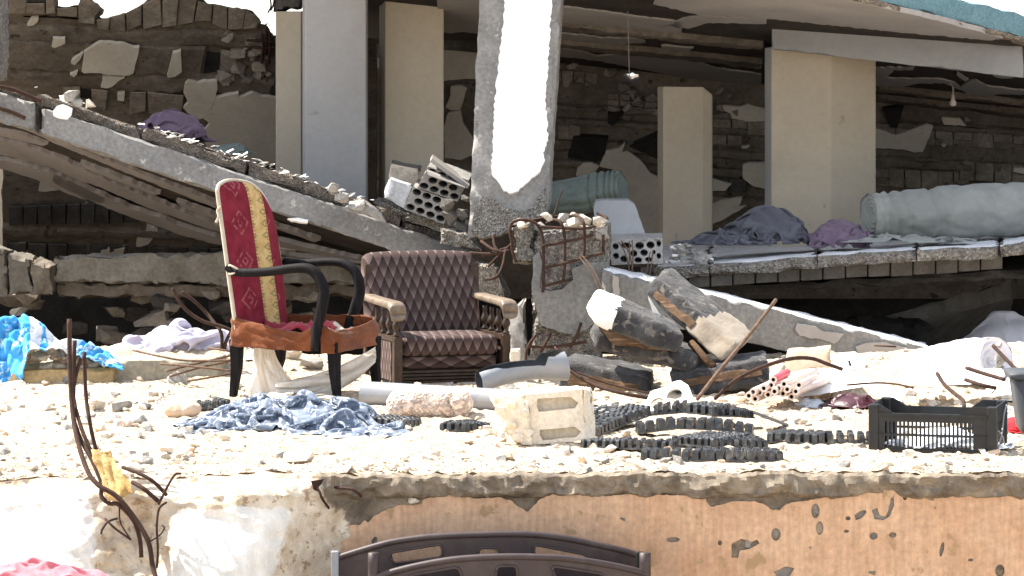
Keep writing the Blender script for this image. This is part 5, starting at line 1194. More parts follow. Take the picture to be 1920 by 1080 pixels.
g = MB(); g.plate(jag(ou, 6, .9, 4), [ell(1264, 741, 16, 12, 18, -.5), ell(1233, 756, 14, 10, 18, -.3), ell(1279, 762, 5, 7, 12), ell(1250, 769, 8, 4.5, 12)], frm, V((.01, .13, -.02))); mk('shell', g, M['white'], FR)
g = MB(); g.hull(frm(1303, 762)+V((0, .05, 0)), .035, .05, .045, r7, 14); mk('broken_edge', g, M['blockcream'], FR)

# ------------------------------------------------------------ black ribbed mats
RM = 'black ribbed rubber mats'
def ribmat(label, path, rows, zs, pitch=.040, depth=.040, th=.040, tw=.60, seed=0, slope=.0, cup=0.0):
    pitch *= .84; depth *= .86; rows = int(rows*1.2+.5); th *= .88; rb_ = random.Random(seed*7+3); path = [(x, y+rb_.uniform(-1.5, 1.5)) for x, y in path]
    """strip along a path of (photo x, photo y of its near bottom edge); rows of moulded teeth stand on it"""
    T = thing('ribbed_mat', label, 'rubber mat', G(*path[len(path)//2]), RM)
    pts = [G(x, y, 0)+V((0, 0, z)) for (x, y), z in zip(path, zs)]
    L = [0]
    for a, b_ in zip(pts, pts[1:]): L.append(L[-1]+(b_-a).length)
    def at(s):
        for i in range(len(L)-1):
            if s <= L[i+1] or i == len(L)-2:
                t = (s-L[i])/(L[i+1]-L[i]); return lerp(pts[i], pts[i+1], sst(0, 1, t)*.3+t*.7), (pts[i+1]-pts[i]).normalized()
    D_ = rows*depth; n = max(2, int(L[-1]/pitch)); off = V((0, 0, .004))
    g = MB(); ns = n*2
    fr = []
    for i in range(ns+1):
        p, t = at(L[-1]*i/ns); sd = V((-t.y, t.x, 0)).normalized(); fr.append((p, t, sd, t.cross(sd)*-1 if False else sd.cross(t)*-1))
    for layer in (0, -.007):
        for p, t, sd, nr in fr:
            for k in (0, .5, 1): g.v.append(p+off+V((0, 0, 1))*layer+sd*D_*k+V((0, 0, slope*k*D_+cup*(4*k*(1-k)))))
    for i in range(ns):
        for k in range(2):
            a = i*3+k; g.f.append([a, a+3, a+4, a+1]); b_ = (ns+1)*3+a; g.f.append([b_, b_+1, b_+4, b_+3])
        for k in (0, 2): a = i*3+k; b_ = (ns+1)*3+a; g.f.append([a, b_, b_+3, a+3])
    for i in (0, ns): a = i*3; b_ = (ns+1)*3+a; g.f.append([a, a+1, b_+1, b_]); g.f.append([a+1, a+2, b_+2, b_+1])
    g.m = [0]*len(g.f); mk('strip', g, M['rubber'], T)
    g = MB(); r = random.Random(seed)
    for i in range(n):
        p, t = at(L[-1]*(i+.5)/n); sd = V((-t.y, t.x, 0)).normalized()
        for j in range(rows):
            k = (j+.5)/rows; c = p+off+sd*(D_*k)+V((0, 0, slope*k*D_+cup*(4*k*(1-k)))); w_ = pitch*tw/2; dp = depth*.40; jl = r.uniform(-.1, .1); h = th*r.uniform(.92, 1.05)
            up = (V((0, 0, 1))+t*jl*.5+sd*r.uniform(-.06, .06)).normalized()
            q = [c+t*sx_*w_+sd*sy_*dp for sx_, sy_ in ((-1, -1), (1, -1), (1, 1), (-1, 1))]
            q2 = [c+up*h+t*sx_*w_*.72+sd*sy_*dp*.62 for sx_, sy_ in ((-1, -1), (1, -1), (1, 1), (-1, 1))]
            q1 = [lerp(a, b_, .82)+ (lerp(a, b_, .82)-c-up*h*.82)*.24 for a, b_ in zip(q, q2)]
            g.add(q+q1+q2, [(0, 1, 5, 4), (1, 2, 6, 5), (2, 3, 7, 6), (3, 0, 4, 7), (4, 5, 9, 8), (5, 6, 10, 9), (6, 7, 11, 10), (7, 4, 8, 11), (8, 9, 10, 11)])
    mk('teeth', g, M['rubber'], T, kind='stuff'); return T
ribmat('thin dark ribbed mat half hidden behind the blue patterned cloth', [(368, 772), (430, 770), (505, 776)], 3, [.01, .02, .0], th=.03, seed=1)
ribmat('short ribbed mat piece right of the blue patterned cloth', [(640, 796), (700, 799), (749, 802)], 5, [.0, .01, .0], .038, .035, .034, seed=2)
ribmat('short ribbed mat piece between the pinkish stone and the cream hollow block', [(822, 808), (870, 809), (922, 808)], 5, [0, .005, 0], .038, .035, .036, seed=3)
ribmat('tilted ribbed mat with flat tiles beside the cream hollow block', [(1116, 806), (1150, 806), (1196, 800)], 6, [.03, .045, .03], .05, .045, .022, .86, 4, slope=.12)
ribmat('arched ribbed mat strip rising over the other mats under the white block fragment', [(1124, 818), (1170, 808), (1220, 803), (1280, 806), (1336, 808)], 4, [.0, .025, .06, .075, .07], .042, .04, .045, seed=5)
ribmat('ribbed mat with small teeth and a loose flap, rear right of the mat heap', [(1334, 806), (1380, 806), (1416, 806)], 6, [.06, .06, .05], .036, .034, .034, seed=6)
ribmat('thick ribbed mat strip with square blocks in the middle of the mat heap', [(1196, 818), (1270, 820), (1340, 820), (1410, 822)], 2, [.015, .035, .035, .01], .048, .055, .050, .82, 7)
ribmat('wide ribbed mat with many rows of small teeth, front centre of the mat heap', [(1258, 838), (1340, 842), (1442, 840)], 9, [.01, .012, .0], .036, .032, .036, seed=8)
ribmat('narrow sunlit ribbed mat strip at the left tip of the mat heap', [(1086, 842), (1160, 846), (1262, 850)], 3, [0, .01, .01], .039, .035, .040, .5, 9)
ribmat('ribbed mat strip nearest the terrace edge', [(1200, 866), (1330, 868), (1470, 866)], 3, [0, .008, 0], .046, .042, .046, .74, 10)
ribmat('long ribbed mat strip running behind to the black crate', [(1436, 830), (1530, 834), (1640, 834)], 5, [.0, .004, 0], .046, .036, .046, .66, 11)
g = MB(); g.grid(lambda u, v: G(lerp(1412, 1478, u), lerp(772, 797, u)+4*v, .075*(1-u)**1.2+.03*(1-u)*v+.004), 14, 5); ob = mk('rubber_flap', g, M['rubber'], smooth=True, label='curling black rubber flap sticking out of the mat heap towards the crate', cat='rubber flap'); ob.modifiers.new('t', 'SOLIDIFY').thickness = .006

# ------------------------------------------------------------ black crate
CO = G(1631, 846); th_ = R(16); ex, ey = V((math.cos(th_), -math.sin(th_), 0)), V((math.sin(th_), math.cos(th_), 0))
CR = thing('plastic_crate', 'black slatted plastic crate with dipped long sides standing on the rubble', 'crate', CO)
CW, CD, CHH = .53, .34, .198
def slots(x0, x1, n, z0, z1, w_): return [[(x0+(x1-x0)*(i+.5)/n-w_/2, z0), (x0+(x1-x0)*(i+.5)/n+w_/2, z0), (x0+(x1-x0)*(i+.5)/n+w_/2, z1), (x0+(x1-x0)*(i+.5)/n-w_/2, z1)] for i in range(n)]
long_o = [(0, 0), (CW, 0), (CW, CHH), (CW-.10, CHH), (CW-.15, CHH-.034), (.10, CHH-.034), (.045, CHH), (0, CHH)]
hs = slots(.058, CW-.09, 22, .02, .068, .0095)+slots(.058, CW-.09, 22, .078, .128, .0095)
for y in (0, CD-.006):
    g = MB(); g.plate(long_o, hs, lambda x, z, y=y: CO+ex*x+ey*y+V((0, 0, z)), ey*.006); mk('long_side', g, M['blackpl'], CR)
    g = MB(); 
    for z, h in ((CHH-.04, .012), (.006, .012), (.073, .007)): 
        g.box(CO+ex*(CW/2)+ey*(y+(-.004 if y == 0 else .010))+V((0, 0, z)), CW-.07, .008, h, rotz(-th_))
    mk('rim', g, M['blackpl'], CR)
hs2 = slots(.05, CD-.05, 11, .02, .068, .0095)+slots(.05, CD-.05, 11, .078, .128, .0095)
for x in (0, CW):
    g = MB(); g.plate([(0, 0), (CD, 0), (CD, CHH), (0, CHH)], hs2, lambda y, z, x=x: CO+ex*x+ey*y+V((0, 0, z)), ex*(.006 if x == 0 else -.006)); mk('short_side', g, M['blackpl'], CR)
for x in (.016, CW-.016):
    for y in (.014, CD-.014):
        g = MB(); g.box(CO+ex*x+ey*y+V((0, 0, CHH/2+.001)), .044, .040, CHH, rotz(-th_)); ob = mk('corner_post', g, M['blackpl'], CR); bv = ob.modifiers.new('bevel', 'BEVEL'); bv.width = .006; bv.segments = 2
hb_ = [[(.04+.03*i, .02), (.06+.03*i, .02), (.06+.03*i, CD-.02), (.04+.03*i, CD-.02)] for i in range(16)]
g = MB(); g.plate([(0.004, 0.004), (CW-.004, .004), (CW-.004, CD-.004), (.004, CD-.004)], hb_, lambda x, y: CO+ex*x+ey*y+V((0, 0, .006)), V((0, 0, .006))); mk('bottom', g, M['blackpl'], CR)
g = MB(); g.tube([CO+ex*(CW+.004)+ey*.05+V((0, 0, .03)), CO+ex*(CW+.012)+ey*.12+V((0, 0, .09)), CO+ex*(CW+.008)+ey*.2+V((0, 0, .15)), CO+ex*(CW+.012)+ey*.26+V((0, 0, .185))], .004, 5); g.tube([CO+ex*(CW+.006)+ey*.03+V((0, 0, .10)), CO+ex*(CW+.012)+ey*.14+V((0, 0, .06)), CO+ex*(CW+.008)+ey*.22+V((0, 0, .02))], .003, 5); mk('tied_cord', g, M['pvc'], CR, smooth=True)
BN = G(1960, 826)
BB = thing('plastic_bin', 'dark plastic bin cut off at the edge beside the red cloth', 'bin', BN)
g = MB(); f = [P(1898, 704, 14.0), P(2078, 704, 14.0), P(2058, 818, 13.95), P(1918, 818, 13.95)]; g.pad(f+[p+V((.02, .3, 0)) for p in f], .03, (10, 10, 8), 0); mk('body', g, M['pvcin'], BB, smooth=True)
g = MB(); f = [P(1892, 700, 13.98), P(2084, 700, 13.98), P(2080, 713, 13.98), P(1896, 714, 13.98)]; g.pad(f+[p+V((.02, .34, 0)) for p in f], .01, (10, 4, 8), 0); mk('rim', g, M['pvcin'], BB, smooth=True)

# ------------------------------------------------------------ cloth
heap('crumpled_cloth', G(545, 798)+V((0, .02, 0)), .405, .27, .125, M['denim'], 5, 'crumpled blue and white patterned cloth lying in front of the red chair', 'cloth', .11, 6.5, nu=130, nv=84, wob=.22, shrink=.47, wfq=4, hump=.7)
heap('crumpled_cloth', G(690, 815), .13, .10, .05, M['denim'], 8, 'small dark blue cloth end trailing right of the big patterned cloth', 'cloth', .03, 12, nu=50, nv=36)
heap('crumpled_blanket', P(335, 665, 18.0), .36, .22, .17, M['lilac'], 9, 'pale lilac blanket crumpled left of the red chair', 'blanket', .08, 6, nu=100, nv=60, zb=.06, wob=.2, shrink=.48, wfq=4.2, hump=.75)
heap('crumpled_blanket', P(425, 650, 18.1), .13, .18, .20, M['lilac'], 19, 'raised fold of lilac blanket tucked behind the red chair', 'blanket', .04, 7, zb=.06)
heap('fabric_heap', P(1435, 455, 19.35), .235, .22, .225, M['slate'], 11, 'dark slate-grey cloth heaped on the floor slab below the wide pillar', 'cloth', .06, 9, nu=100, nv=76, zb=.62, wob=.1, hump=1.0, shrink=.46, wfq=4, power=.75)
heap('fabric_heap', P(1360, 455, 19.2), .20, .14, .075, M['slate'], 13, 'low flat end of slate-grey cloth spread beside the rubble heap', 'cloth', .035, 11, zb=.62, hump=.8, shrink=.5)
heap('fabric_heap', P(1572, 452, 19.25), .165, .16, .165, M['purple'], 14, 'purple-grey knitted cloth bundle between the slate heap and the big grey-green roll', 'cloth', .04, 16, nu=84, nv=70, zb=.60, wob=.06, hump=.95, shrink=.46, wfq=5, power=.42)
roll('fabric_roll', P(1628, 405, 19.35), P(2080, 385, 19.75), [.150, .165, .172, .176, .174, .172, .170], M['greygreen'], 3, 'big grey-green fabric roll on the floor slab beside the wide pillar', .05, ((.022, .10), (.05, .10), (.085, .11), (.135, .08), (.25, .10), (.27, .07)), lay=5)
heap('loose_cloth', P(1700, 452, 19.1), .30, .10, .035, M['greygreen'], 17, 'flat loose hem of grey-green cloth along the foot of the big roll', 'cloth', .02, 10, zb=.64)
roll('fabric_roll', P(1168, 352, 19.9), P(985, 385, 20.1), [.115, .128, .132, .125, .112, .105], M['darkgreen'], 6, 'darker green fabric roll between the leaning column and the narrow pillar', .06, ((.04, .11), (.09, .10), (.14, .11), (.21, .10), (.30, .09)), lay=4)
heap('fabric_heap', P(322, 262, 20.4), .205, .18, .21, M['purple'], 21, 'purple cloth mound lying behind the top edge of the tilted slab', 'cloth', .03, 9, zb=P(322, 268, 20.4).z, wob=.05, hump=.95, shrink=.5, power=.5)
heap('fabric_heap', P(430, 290, 20.3), .12, .12, .08, M['darkgreen'], 23, 'small dark green cloth peeping over the tilted slab', 'cloth', .02, 9, zb=P(430, 288, 20.3).z)
LR = roll('fabric_roll', P(1868, 674, 16.35), P(1640, 700, 17.0), [.125, .13, .128, .115, .095, .07, .04], M['whitesack'], 12, 'sunlit pale lilac fabric roll with its open end stuffed with grey rubble', .05, ((.12, .06), (.36, .06)), lay=3)
for i in range(24):
    a, rr_ = r7.uniform(0, 6.28), r7.uniform(0, .10); p = P(1868, 674, 16.30)+V((math.cos(a)*rr_*.4+.01, -.02+math.cos(a)*rr_*.5, math.sin(a)*rr_-.02)); s = r7.uniform(.012, .028)
    g = MB(); g.hull(p, s, s, s, r7, 11); mk('stuffing_chunk', g, M['greystone'], LR)
heap('white_sack', P(1905, 640, 19.45), .30, .24, .30, M['whitesack'], 31, 'rounded pale lilac sack in the shade behind the sunlit roll', 'sack', .012, 5, zb=-.03, wob=.06, aniso=(1, 1), power=.45)
TP = [(-60, 612), (0, 603), (25, 597), (50, 596), (75, 606), (90, 622), (110, 638), (150, 640), (180, 648), (205, 664), (224, 680)]
TB = [(-60, 722), (20, 722), (34, 716), (44, 668), (60, 656), (100, 654), (140, 664), (165, 678), (200, 688), (224, 690)]
def tarp(u, v):
    x = lerp(-60, 224, u); yt, yb = inter(TP, x), inter(TB, x)
    d = 16.95; vv = (v-.3)/.7
    if v < .3: p = P(x, yt, d+.12)+V((0, .4*(1-v/.3), -.22*(1-v/.3)**1.5))
    else: p = P(x+8*math.sin(vv*2), lerp(yt, yb, vv), d+.12-.22*vv)
    q = V((p.x, p.z*1.0+p.y*.6, 3)); wq = q+V((N(q, 6, 1), N(q, 6, 2), 0))*.06
    return p+V((0, -.05, .025))*(fold_(wq, 7, 5)+.5*fold_(wq, 15, 8)-.7)*1.3*min(1, 8*u*(1-u)+.3)+V((0, 0, .012*FB(p, 20, 4, 2)))
g = MB(); g.grid(tarp, 120, 60)
for i, f_ in enumerate(g.f):
    c_ = g.v[f_[0]]; x = c_.x/c_.y*F+960
    if 92 < x+14*FB((c_.x, c_.z, 0), 6, 2, 3) < 150 or (55 < x < 75+8*FB(c_, 8, 3, 2)): g.m[i] = 1
ob = mk('crumpled_quilt', g, [M['bluetarp'], M['whitetarp']], smooth=True, label='bright blue and white quilt draped over the rubble ledge on the left', cat='quilt'); ob.modifiers.new('t', 'SOLIDIFY').thickness = .006
heap('pink_cloth', P(52, 1092, 12.05), .21, .18, .085, M['pink'], 33, 'pink cloth at the foot of the chalky wall end', 'cloth', .012, 5, zb=P(85, 1085, 12.05).z-.01, wob=.08)
heap('red_cloth', G(1905, 800, .02), .085, .08, .10, M['redcl'], 35, 'bright red cloth lying between the black crate and the bin', 'cloth', .03, 9, wob=.2)
heap('white_cloth', G(1925, 745), .17, .22, .12, M['foamwhite'], 36, 'white sunlit cloth heap behind the black crate near the bin', 'cloth', .02, 6)
heap('maroon_bag', G(1598, 762), .115, .11, .07, M['maroon'], 37, 'dark maroon plastic bag lying under the white boards', 'bag', .035, 9)
heap('pale_bag', G(1520, 760), .075, .08, .05, M['whitetarp'], 38, 'small greyish white bag beside the maroon bag', 'bag', .02, 10)
heap('plastic_wrap', G(1540, 852), .055, .07, .06, M['film'], 39, 'crumpled clear plastic wrap on the ground left of the black crate', 'plastic wrap', .035, 13, nu=50, nv=36)
heap('crate_cloth', CO+ex*.3+ey*.17+V((0, 0, .0)), .19, .12, .10, M['whitetarp'], 40, 'pale cloth lying inside the black crate', 'cloth', .03, 8, rot=-th_, zb=CO.z+.014)
g = MB()
def rag(u, v):
    x = lerp(lerp(172, 205, v), lerp(205, 254, v), u); y = lerp(845, 940-18*u, v); p = P(x, y, 12.80-.16*v)
    return p+V((0, -.035*ridge(V((u*1.0+v*.4, v*.5, 3)), 2.6, 4)-.012*FB((u*2, v*2, 1), 2, 6, 2), 0))
sheet('foam_rag', rag, 30, 44, M['yellow'], 'yellowed foam rag snagged on the bent bars of the broken wall end', 'rag', thick=.01)

# ------------------------------------------------------------ ledges, boards, rods and tubes
g = MB(); f = [P(22, 696, 16.88), P(213, 690, 16.92), P(212, 724, 16.9), P(18, 724, 16.86)]; g.rough(f+[p+V((0, .3, 0)) for p in f], (30, 5, 8), .004, .02, 4, 9); mk('concrete_ledge', g, M['ledge'], label='yellowed concrete ledge under the rubble and blue quilt', cat='ledge', ang=40)
for i in range(26):
    x = 40+i*6.8; y = 672+r7.uniform(-22, 16); s = r7.uniform(.022, .05)
    if x > 130: y = max(y, 676)
    g = MB(); g.hull(P(x, y, 16.98+r7.uniform(0, .12)), s*1.35, s, s*.85, r7, 13); mk('rubble_stone', g, M['stone'] if i % 3 else M['granite'], label='tan rubble stone packed on the yellowed ledge under the blue quilt', cat='stone', group='stones on the ledge')
g = MB(); f = [P(212, 678, 17.0), P(415, 672, 17.25), P(415, 720, 17.2), P(212, 718, 16.98)]; g.rough(f+[p+V((0, .35, 0)) for p in f], (30, 7, 8), .004, .02, 5, 9); mk('kerb_block', g, M['kerb'], label='greenish grey concrete kerb block between the quilt ledge and the red chair', cat='kerb', ang=40)
RODS = [[(250, 657, 17.1), (300, 668, 16.9), (350, 676, 16.8), (435, 676, 16.7)], [(300, 682, 16.85), (360, 687, 16.7), (440, 696, 16.6)], [(312, 696, 16.75), (360, 684, 16.8), (440, 665, 16.9)], [(318, 706, 16.7), (380, 688, 16.75), (440, 676, 16.8)], [(350, 715, 16.6), (440, 700, 16.6)], [(390, 652, 17.0), (440, 660, 16.9)]]
RL = ['long brown rod lying along the top of the greenish kerb block', 'thin rod crossing the front of the kerb block, sloping down to the chair leg', 'pale short rod rising from the kerb block to the red chair', 'pale rod crossing below the other rods in front of the kerb block', 'lowest pale rod on the ground beside the chair leg', 'short rod lying on the lilac blanket beside the red chair']
for p, l_ in zip(RODS, RL): g = MB(); g.tube([P(*k) for k in p], .006, 6); mk('steel_rod', g, M['rustpale'], smooth=True, label=l_, cat='rod')
BARS = [([(324, 540, 17.4), (332, 558, 17.4), (350, 582, 17.4), (380, 602, 17.4), (415, 612, 17.4), (440, 622, 17.4)], 'bent rusty bar arching from the dark void to the red chair, the longer of two'), ([(340, 547, 17.5), (365, 565, 17.5), (388, 588, 17.5), (403, 607, 17.45), (415, 625, 17.4), (416, 655, 17.4)], 'bent rusty bar dropping into the lilac blanket beside the red chair'), ([(433, 622, 17.4), (424, 640, 17.4), (421, 656, 17.4)], 'short bar end standing in the lilac blanket'),
 ([(1308, 748, 15.5), (1345, 700, 15.75), (1385, 652, 16.0), (1425, 602, 16.25), (1455, 562, 16.4)], 'long straight rusty bar leaning diagonally in front of the cushion pile'), ([(1340, 748, 15.7), (1380, 712, 15.75), (1430, 688, 15.8), (1480, 673, 15.85), (1520, 672, 15.9), (1550, 682, 15.9), (1580, 693, 15.9)], 'curved rusty ribbed bar arching over the white boards'),
 ([(1040, 650, 16.2), (1070, 690, 16.1), (1100, 705, 16.05), (1150, 722, 16.0), (1220, 738, 15.95)], 'thin dark bar bending across the lower left cushion'), ([(1062, 690, 16.1), (1110, 720, 16.0), (1170, 738, 15.9), (1230, 748, 15.9)], 'dark bar lying low in front of the lower left cushion'),
 ([(1757, 700, 15.3), (1770, 720, 15.2), (1790, 738, 15.1), (1805, 750, 15.0), (1808, 764, 14.9)], 'rusty hooked bar standing behind the black crate'), ([(1812, 690, 15.6), (1850, 702, 15.5), (1884, 712, 15.4)], 'pale bar lying on the white board by the sunlit roll'), ([(1810, 712, 15.4), (1840, 722, 15.3), (1868, 728, 15.3)], 'short rusty bar below the white board'), ([(1862, 648, 16.2), (1885, 672, 16.1), (1908, 695, 16.0)], 'rusty bar leaning against the open end of the sunlit roll'), ([(1588, 722, 15.5), (1640, 718, 15.5), (1680, 720, 15.4), (1712, 727, 15.3)], 'thin dark wire on the white boards'), ([(1640, 648, 17.4), (1680, 650, 17.3)], 'thin dark wire behind the sunlit roll')]
for p, l_ in BARS: g = MB(); g.tube([P(*k) for k in p], .0048 if 'wire' in l_ or 'thin' in l_ else .0095, 7, rib=.09); mk('steel_bar', g, M['rust'] if 'straight' not in l_ else M['rustpale'], smooth=True, label=l_, cat='steel bar')
def board(label, q, ds, dv, mat, name='board', div=(10, 4, 4), amp=.003, chip=.012, seed=1):
    f = [P(x, y, d) for (x, y), d in zip(q, ds)]; g = MB(); g.rough(f+[p+V(dv) for p in f], div, amp, chip, seed, 9); return mk(name, g, mat, label=label, cat='board', ang=40)
board('brown cardboard strip with dark marks in front of the fallen beam', [(1474, 662), (1556, 655), (1556, 690), (1472, 696)], [16.7, 16.7, 16.65, 16.65], (.01, .04, .02), M['card'], 'cardboard_strip')
board('broad white folded board in the sun above the tube bundle', [(1448, 702), (1592, 690), (1612, 712), (1486, 728)], [16.6, 16.5, 15.9, 15.8], (0, .03, -.012), M['whiteboard'], 'white_board')
board('long white board edge below the broad white board', [(1490, 728), (1616, 712), (1622, 724), (1500, 746)], [15.8, 15.85, 15.75, 15.7], (.02, .2, -.01), M['whiteboard'], 'white_board')
board('white board sloping down to the maroon bag', [(1616, 712), (1700, 738), (1690, 752), (1618, 726)], [15.8, 15.4, 15.35, 15.7], (0, .25, .0), M['whiteboard'], 'white_board')
board('upright ragged white panel with one small dark slot', [(1556, 664), (1602, 660), (1622, 690), (1560, 706)], [16.6, 16.6, 16.5, 16.5], (.03, .05, 0), M['whiteboard'], 'white_cardboard', chip=.03)
board('small dark piece standing in for the shaded hole in the ragged white panel', [(1590, 677), (1594, 676), (1597, 686), (1593, 687)], [16.47]*4, (0, .02, 0), M['pvcin'], 'slot_shade', (2, 2, 2), 0, 0)  # flat dark piece paints the shade inside the little hole
board('long white plank lying in front of the sunlit roll', [(1692, 696), (1884, 694), (1884, 720), (1692, 724)], [15.9, 15.9, 15.7, 15.7], (0, .12, 0), M['whiteboard'], 'white_plank', (20, 4, 4))
board('beige plank end at the left of the long white plank', [(1694, 712), (1758, 716), (1760, 730), (1696, 724)], [15.65, 15.6, 15.55, 15.6], (0, .1, 0), M['card'], 'plank_end')
board('small pale concrete piece upright by the right front post of the brown armchair', [(956, 654), (976, 653), (975, 690), (956, 692)], [16.95]*4, (0, .05, 0), M['blockcream'], 'concrete_piece', seed=5)
TB_ = [(1404, 742), (1416, 748), (1424, 736), (1432, 728), (1440, 740), (1446, 722), (1452, 734), (1460, 728), (1468, 738), (1476, 730), (1470, 720), (1450, 712), (1492, 734), (1498, 722), (1484, 744), (1412, 735)]
for i, (x, y) in enumerate(TB_):
    rd = i == 11; a = P(x, y, 15.45+.02*(i % 3)); b_ = a+V((.17+r7.uniform(-.05, .05), .42, .02+r7.uniform(-.02, .02)))*(.5 if rd else 1); axt = (b_-a).normalized(); u_ = axt.orthogonal().normalized(); w_ = axt.cross(u_)
    T = thing('plastic_tube', 'short red plastic tube on top of the pale tube bundle' if rd else 'pale tube end in the bundle beside the white boards', 'tube', a, 'bundle of tubes')
    for nm_, r_, mt in (('wall', .0185, 'redtube' if rd else 'tube'), ('bore', .0095, 'pvcin')):
        g = MB(); g.grid(lambda p, q, r_=r_: lerp(a, b_, q)+(u_*math.cos(2*math.pi*p)+w_*math.sin(2*math.pi*p))*r_, 14, 3); mk(nm_, g, M[mt], T, smooth=True)
    g = MB()
    for r_ in (.0185, .0095):
        for k in range(14): t_ = 2*math.pi*k/14; g.v.append(a-axt*.0005+(u_*math.cos(t_)+w_*math.sin(t_))*r_)
    for k in range(14): g.f.append([k, (k+1) % 14, 14+(k+1) % 14, 14+k]); g.m.append(0)
    mk('rim', g, M['tube'], T)
# hanging bulb holder under the right ceiling
HBL = thing('hanging_bulb_holder', 'pinkish bulb holder hanging from the ceiling right of the wide pillar', 'bulb holder', P(1787, 192, 21.2))
g = MB(); g.tube([P(1780, 157, 21.4), P(1787, 160, 21.3), P(1787, 178, 21.2)], .006, 6); mk('cord', g, M['bulb'], HBL)
g = MB(); g.lathe(P(1787, 199, 21.2), [(.010, 0), (.021, .008), (.022, .026), (.014, .04), (.010, .075)], 12); mk('socket', g, M['bulb'], HBL, smooth=True)

# ------------------------------------------------------------ brown moulded seat backs at the foot of the wall
def seatback(label, arc, bottom, holes, dd, x0, x1, posts):
    T = thing('garden_seat', label, 'garden seat', P((x0+x1)/2, 1300, dd), 'brown plastic garden seats')
    g = MB(); mp = lambda x, y: P(x, y, dd-.06*(1-((x-(x0+x1)/2)/((x1-x0)/2))**2))
    ol = arc+bottom; ol2 = []
    for i in range(len(ol)):
        a, b_ = ol[i], ol[(i+1) % len(ol)]
        for k in range(4): ol2.append((lerp(a[0], b_[0], k/4), lerp(a[1], b_[1], k/4)))
    g.plate(ol2, holes, mp, V((0, .022, 0))); ob = mk('backrest', g, M['brownpl'], T); bv = ob.modifiers.new('bevel', 'BEVEL'); bv.width = .004; bv.segments = 2; bv.limit_method = 'ANGLE'; bv.angle_limit = R(50)
    g = MB(); g.tube([mp(x, y)+V((0, .006, .0)) for x, y in arc], .014, 8); mk('top_rail', g, M['brownpl'], T, smooth=True)
    for h in holes:
        cx = sum(p[0] for p in h)/len(h); cy = sum(p[1] for p in h)/len(h)
        g = MB(); hp = [mp(cx+(x-cx)*1.04, cy+(y-cy)*1.06)+V((0, -.004, 0)) for x, y in h]; g.tube(hp+[hp[0]], .005, 6, smooth=False); mk('hole_rim', g, M['brownpl'], T, smooth=True)
    for x in posts:
        g = MB(); p = P(x, 1038, dd-.01); g.tube([p+V((0, .02, 0)), p+V((0, .03, -.3)), V((p.x, p.y+.06, LZ))], .022, 8); mk('leg', g, M['brownpl'], T, smooth=True)
        g = MB(); g.tube([V((p.x, p.y-.42, p.z-.45)), V((p.x, p.y-.46, LZ))], .022, 8); mk('leg', g, M['brownpl'], T, smooth=True)
    g = MB(); a, b_ = P(x0+12, 1300, dd), P(x1-12, 1300, dd); z = a.z+.05
    g.pad([V((a.x, dd-.48, z)), V((b_.x, dd-.48, z)), V((b_.x, dd-.48, z-.03)), V((a.x, dd-.48, z-.03)), V((a.x, dd, z)), V((b_.x, dd, z)), V((b_.x, dd, z-.03)), V((a.x, dd, z-.03))], .012, (12, 3, 8)); mk('seat', g, M['brownpl'], T, smooth=True)
def slot(a, b_, c, d_, n=5):
    """rounded four-cornered opening"""
    pts = [V((*p, 0)) for p in (a, b_, c, d_)]; o = []
    for i in range(4):
        p, q, s = pts[i-1], pts[i], pts[(i+1) % 4]; k = 9.0
        u, v = q+(p-q).normalized()*min(k, (p-q).length*.45), q+(s-q).normalized()*min(k, (s-q).length*.45)
        for j in range(n+1): t = j/n; m = (1-t)**2*u+2*t*(1-t)*q+t*t*v; o.append((m.x, m.y))
    return o
seatback('dark brown moulded plastic seat back against the ochre wall, the rear one of two', [(622, 1050), (660, 1038), (700, 1026), (740, 1016), (800, 1008), (870, 1004), (960, 1002), (1010, 1004), (1060, 1010), (1110, 1020), (1160, 1031), (1204, 1044)], [(1210, 1110), (1206, 1330), (626, 1330), (622, 1110)], [slot((733, 1036), (826, 1021), (828, 1044), (738, 1056)), slot((898, 1028), (934, 1028), (936, 1046), (898, 1046)), slot((1003, 1022), (1098, 1040), (1102, 1056), (1004, 1042))], 12.74, 622, 1206, (632, 1198))
seatback('dark brown moulded plastic seat back, the lower front one of two', [(690, 1088), (740, 1072), (800, 1058), (860, 1049), (930, 1045), (1000, 1045), (1060, 1048), (1120, 1056), (1180, 1068), (1216, 1078)], [(1222, 1130), (1220, 1340), (694, 1340), (688, 1130)], [slot((766, 1080), (858, 1064), (866, 1086), (770, 1100)), slot((932, 1062), (968, 1062), (970, 1088), (930, 1088)), slot((1036, 1062), (1128, 1076), (1140, 1098), (1044, 1086))], 12.56, 690, 1218, (700, 1210))
for (x, y0, y1, mt) in ((628, 1033, 1200, 'pvc'), (1200, 1034, 1200, 'blackpl')):
    g = MB(); p = P(x, y0, 12.70); g.box(P(x, (y0+y1)/2, 12.66), .030, .03, (y1-y0)/F*12.66, None); ob = mk('bench_post', g, M[mt], label='pale metal upright at the left end of the brown seat backs' if mt == 'pvc' else 'dark upright at the right end of the brown seat backs', cat='post'); bv = ob.modifiers.new('bevel', 'BEVEL'); bv.width = .005; bv.segments = 2

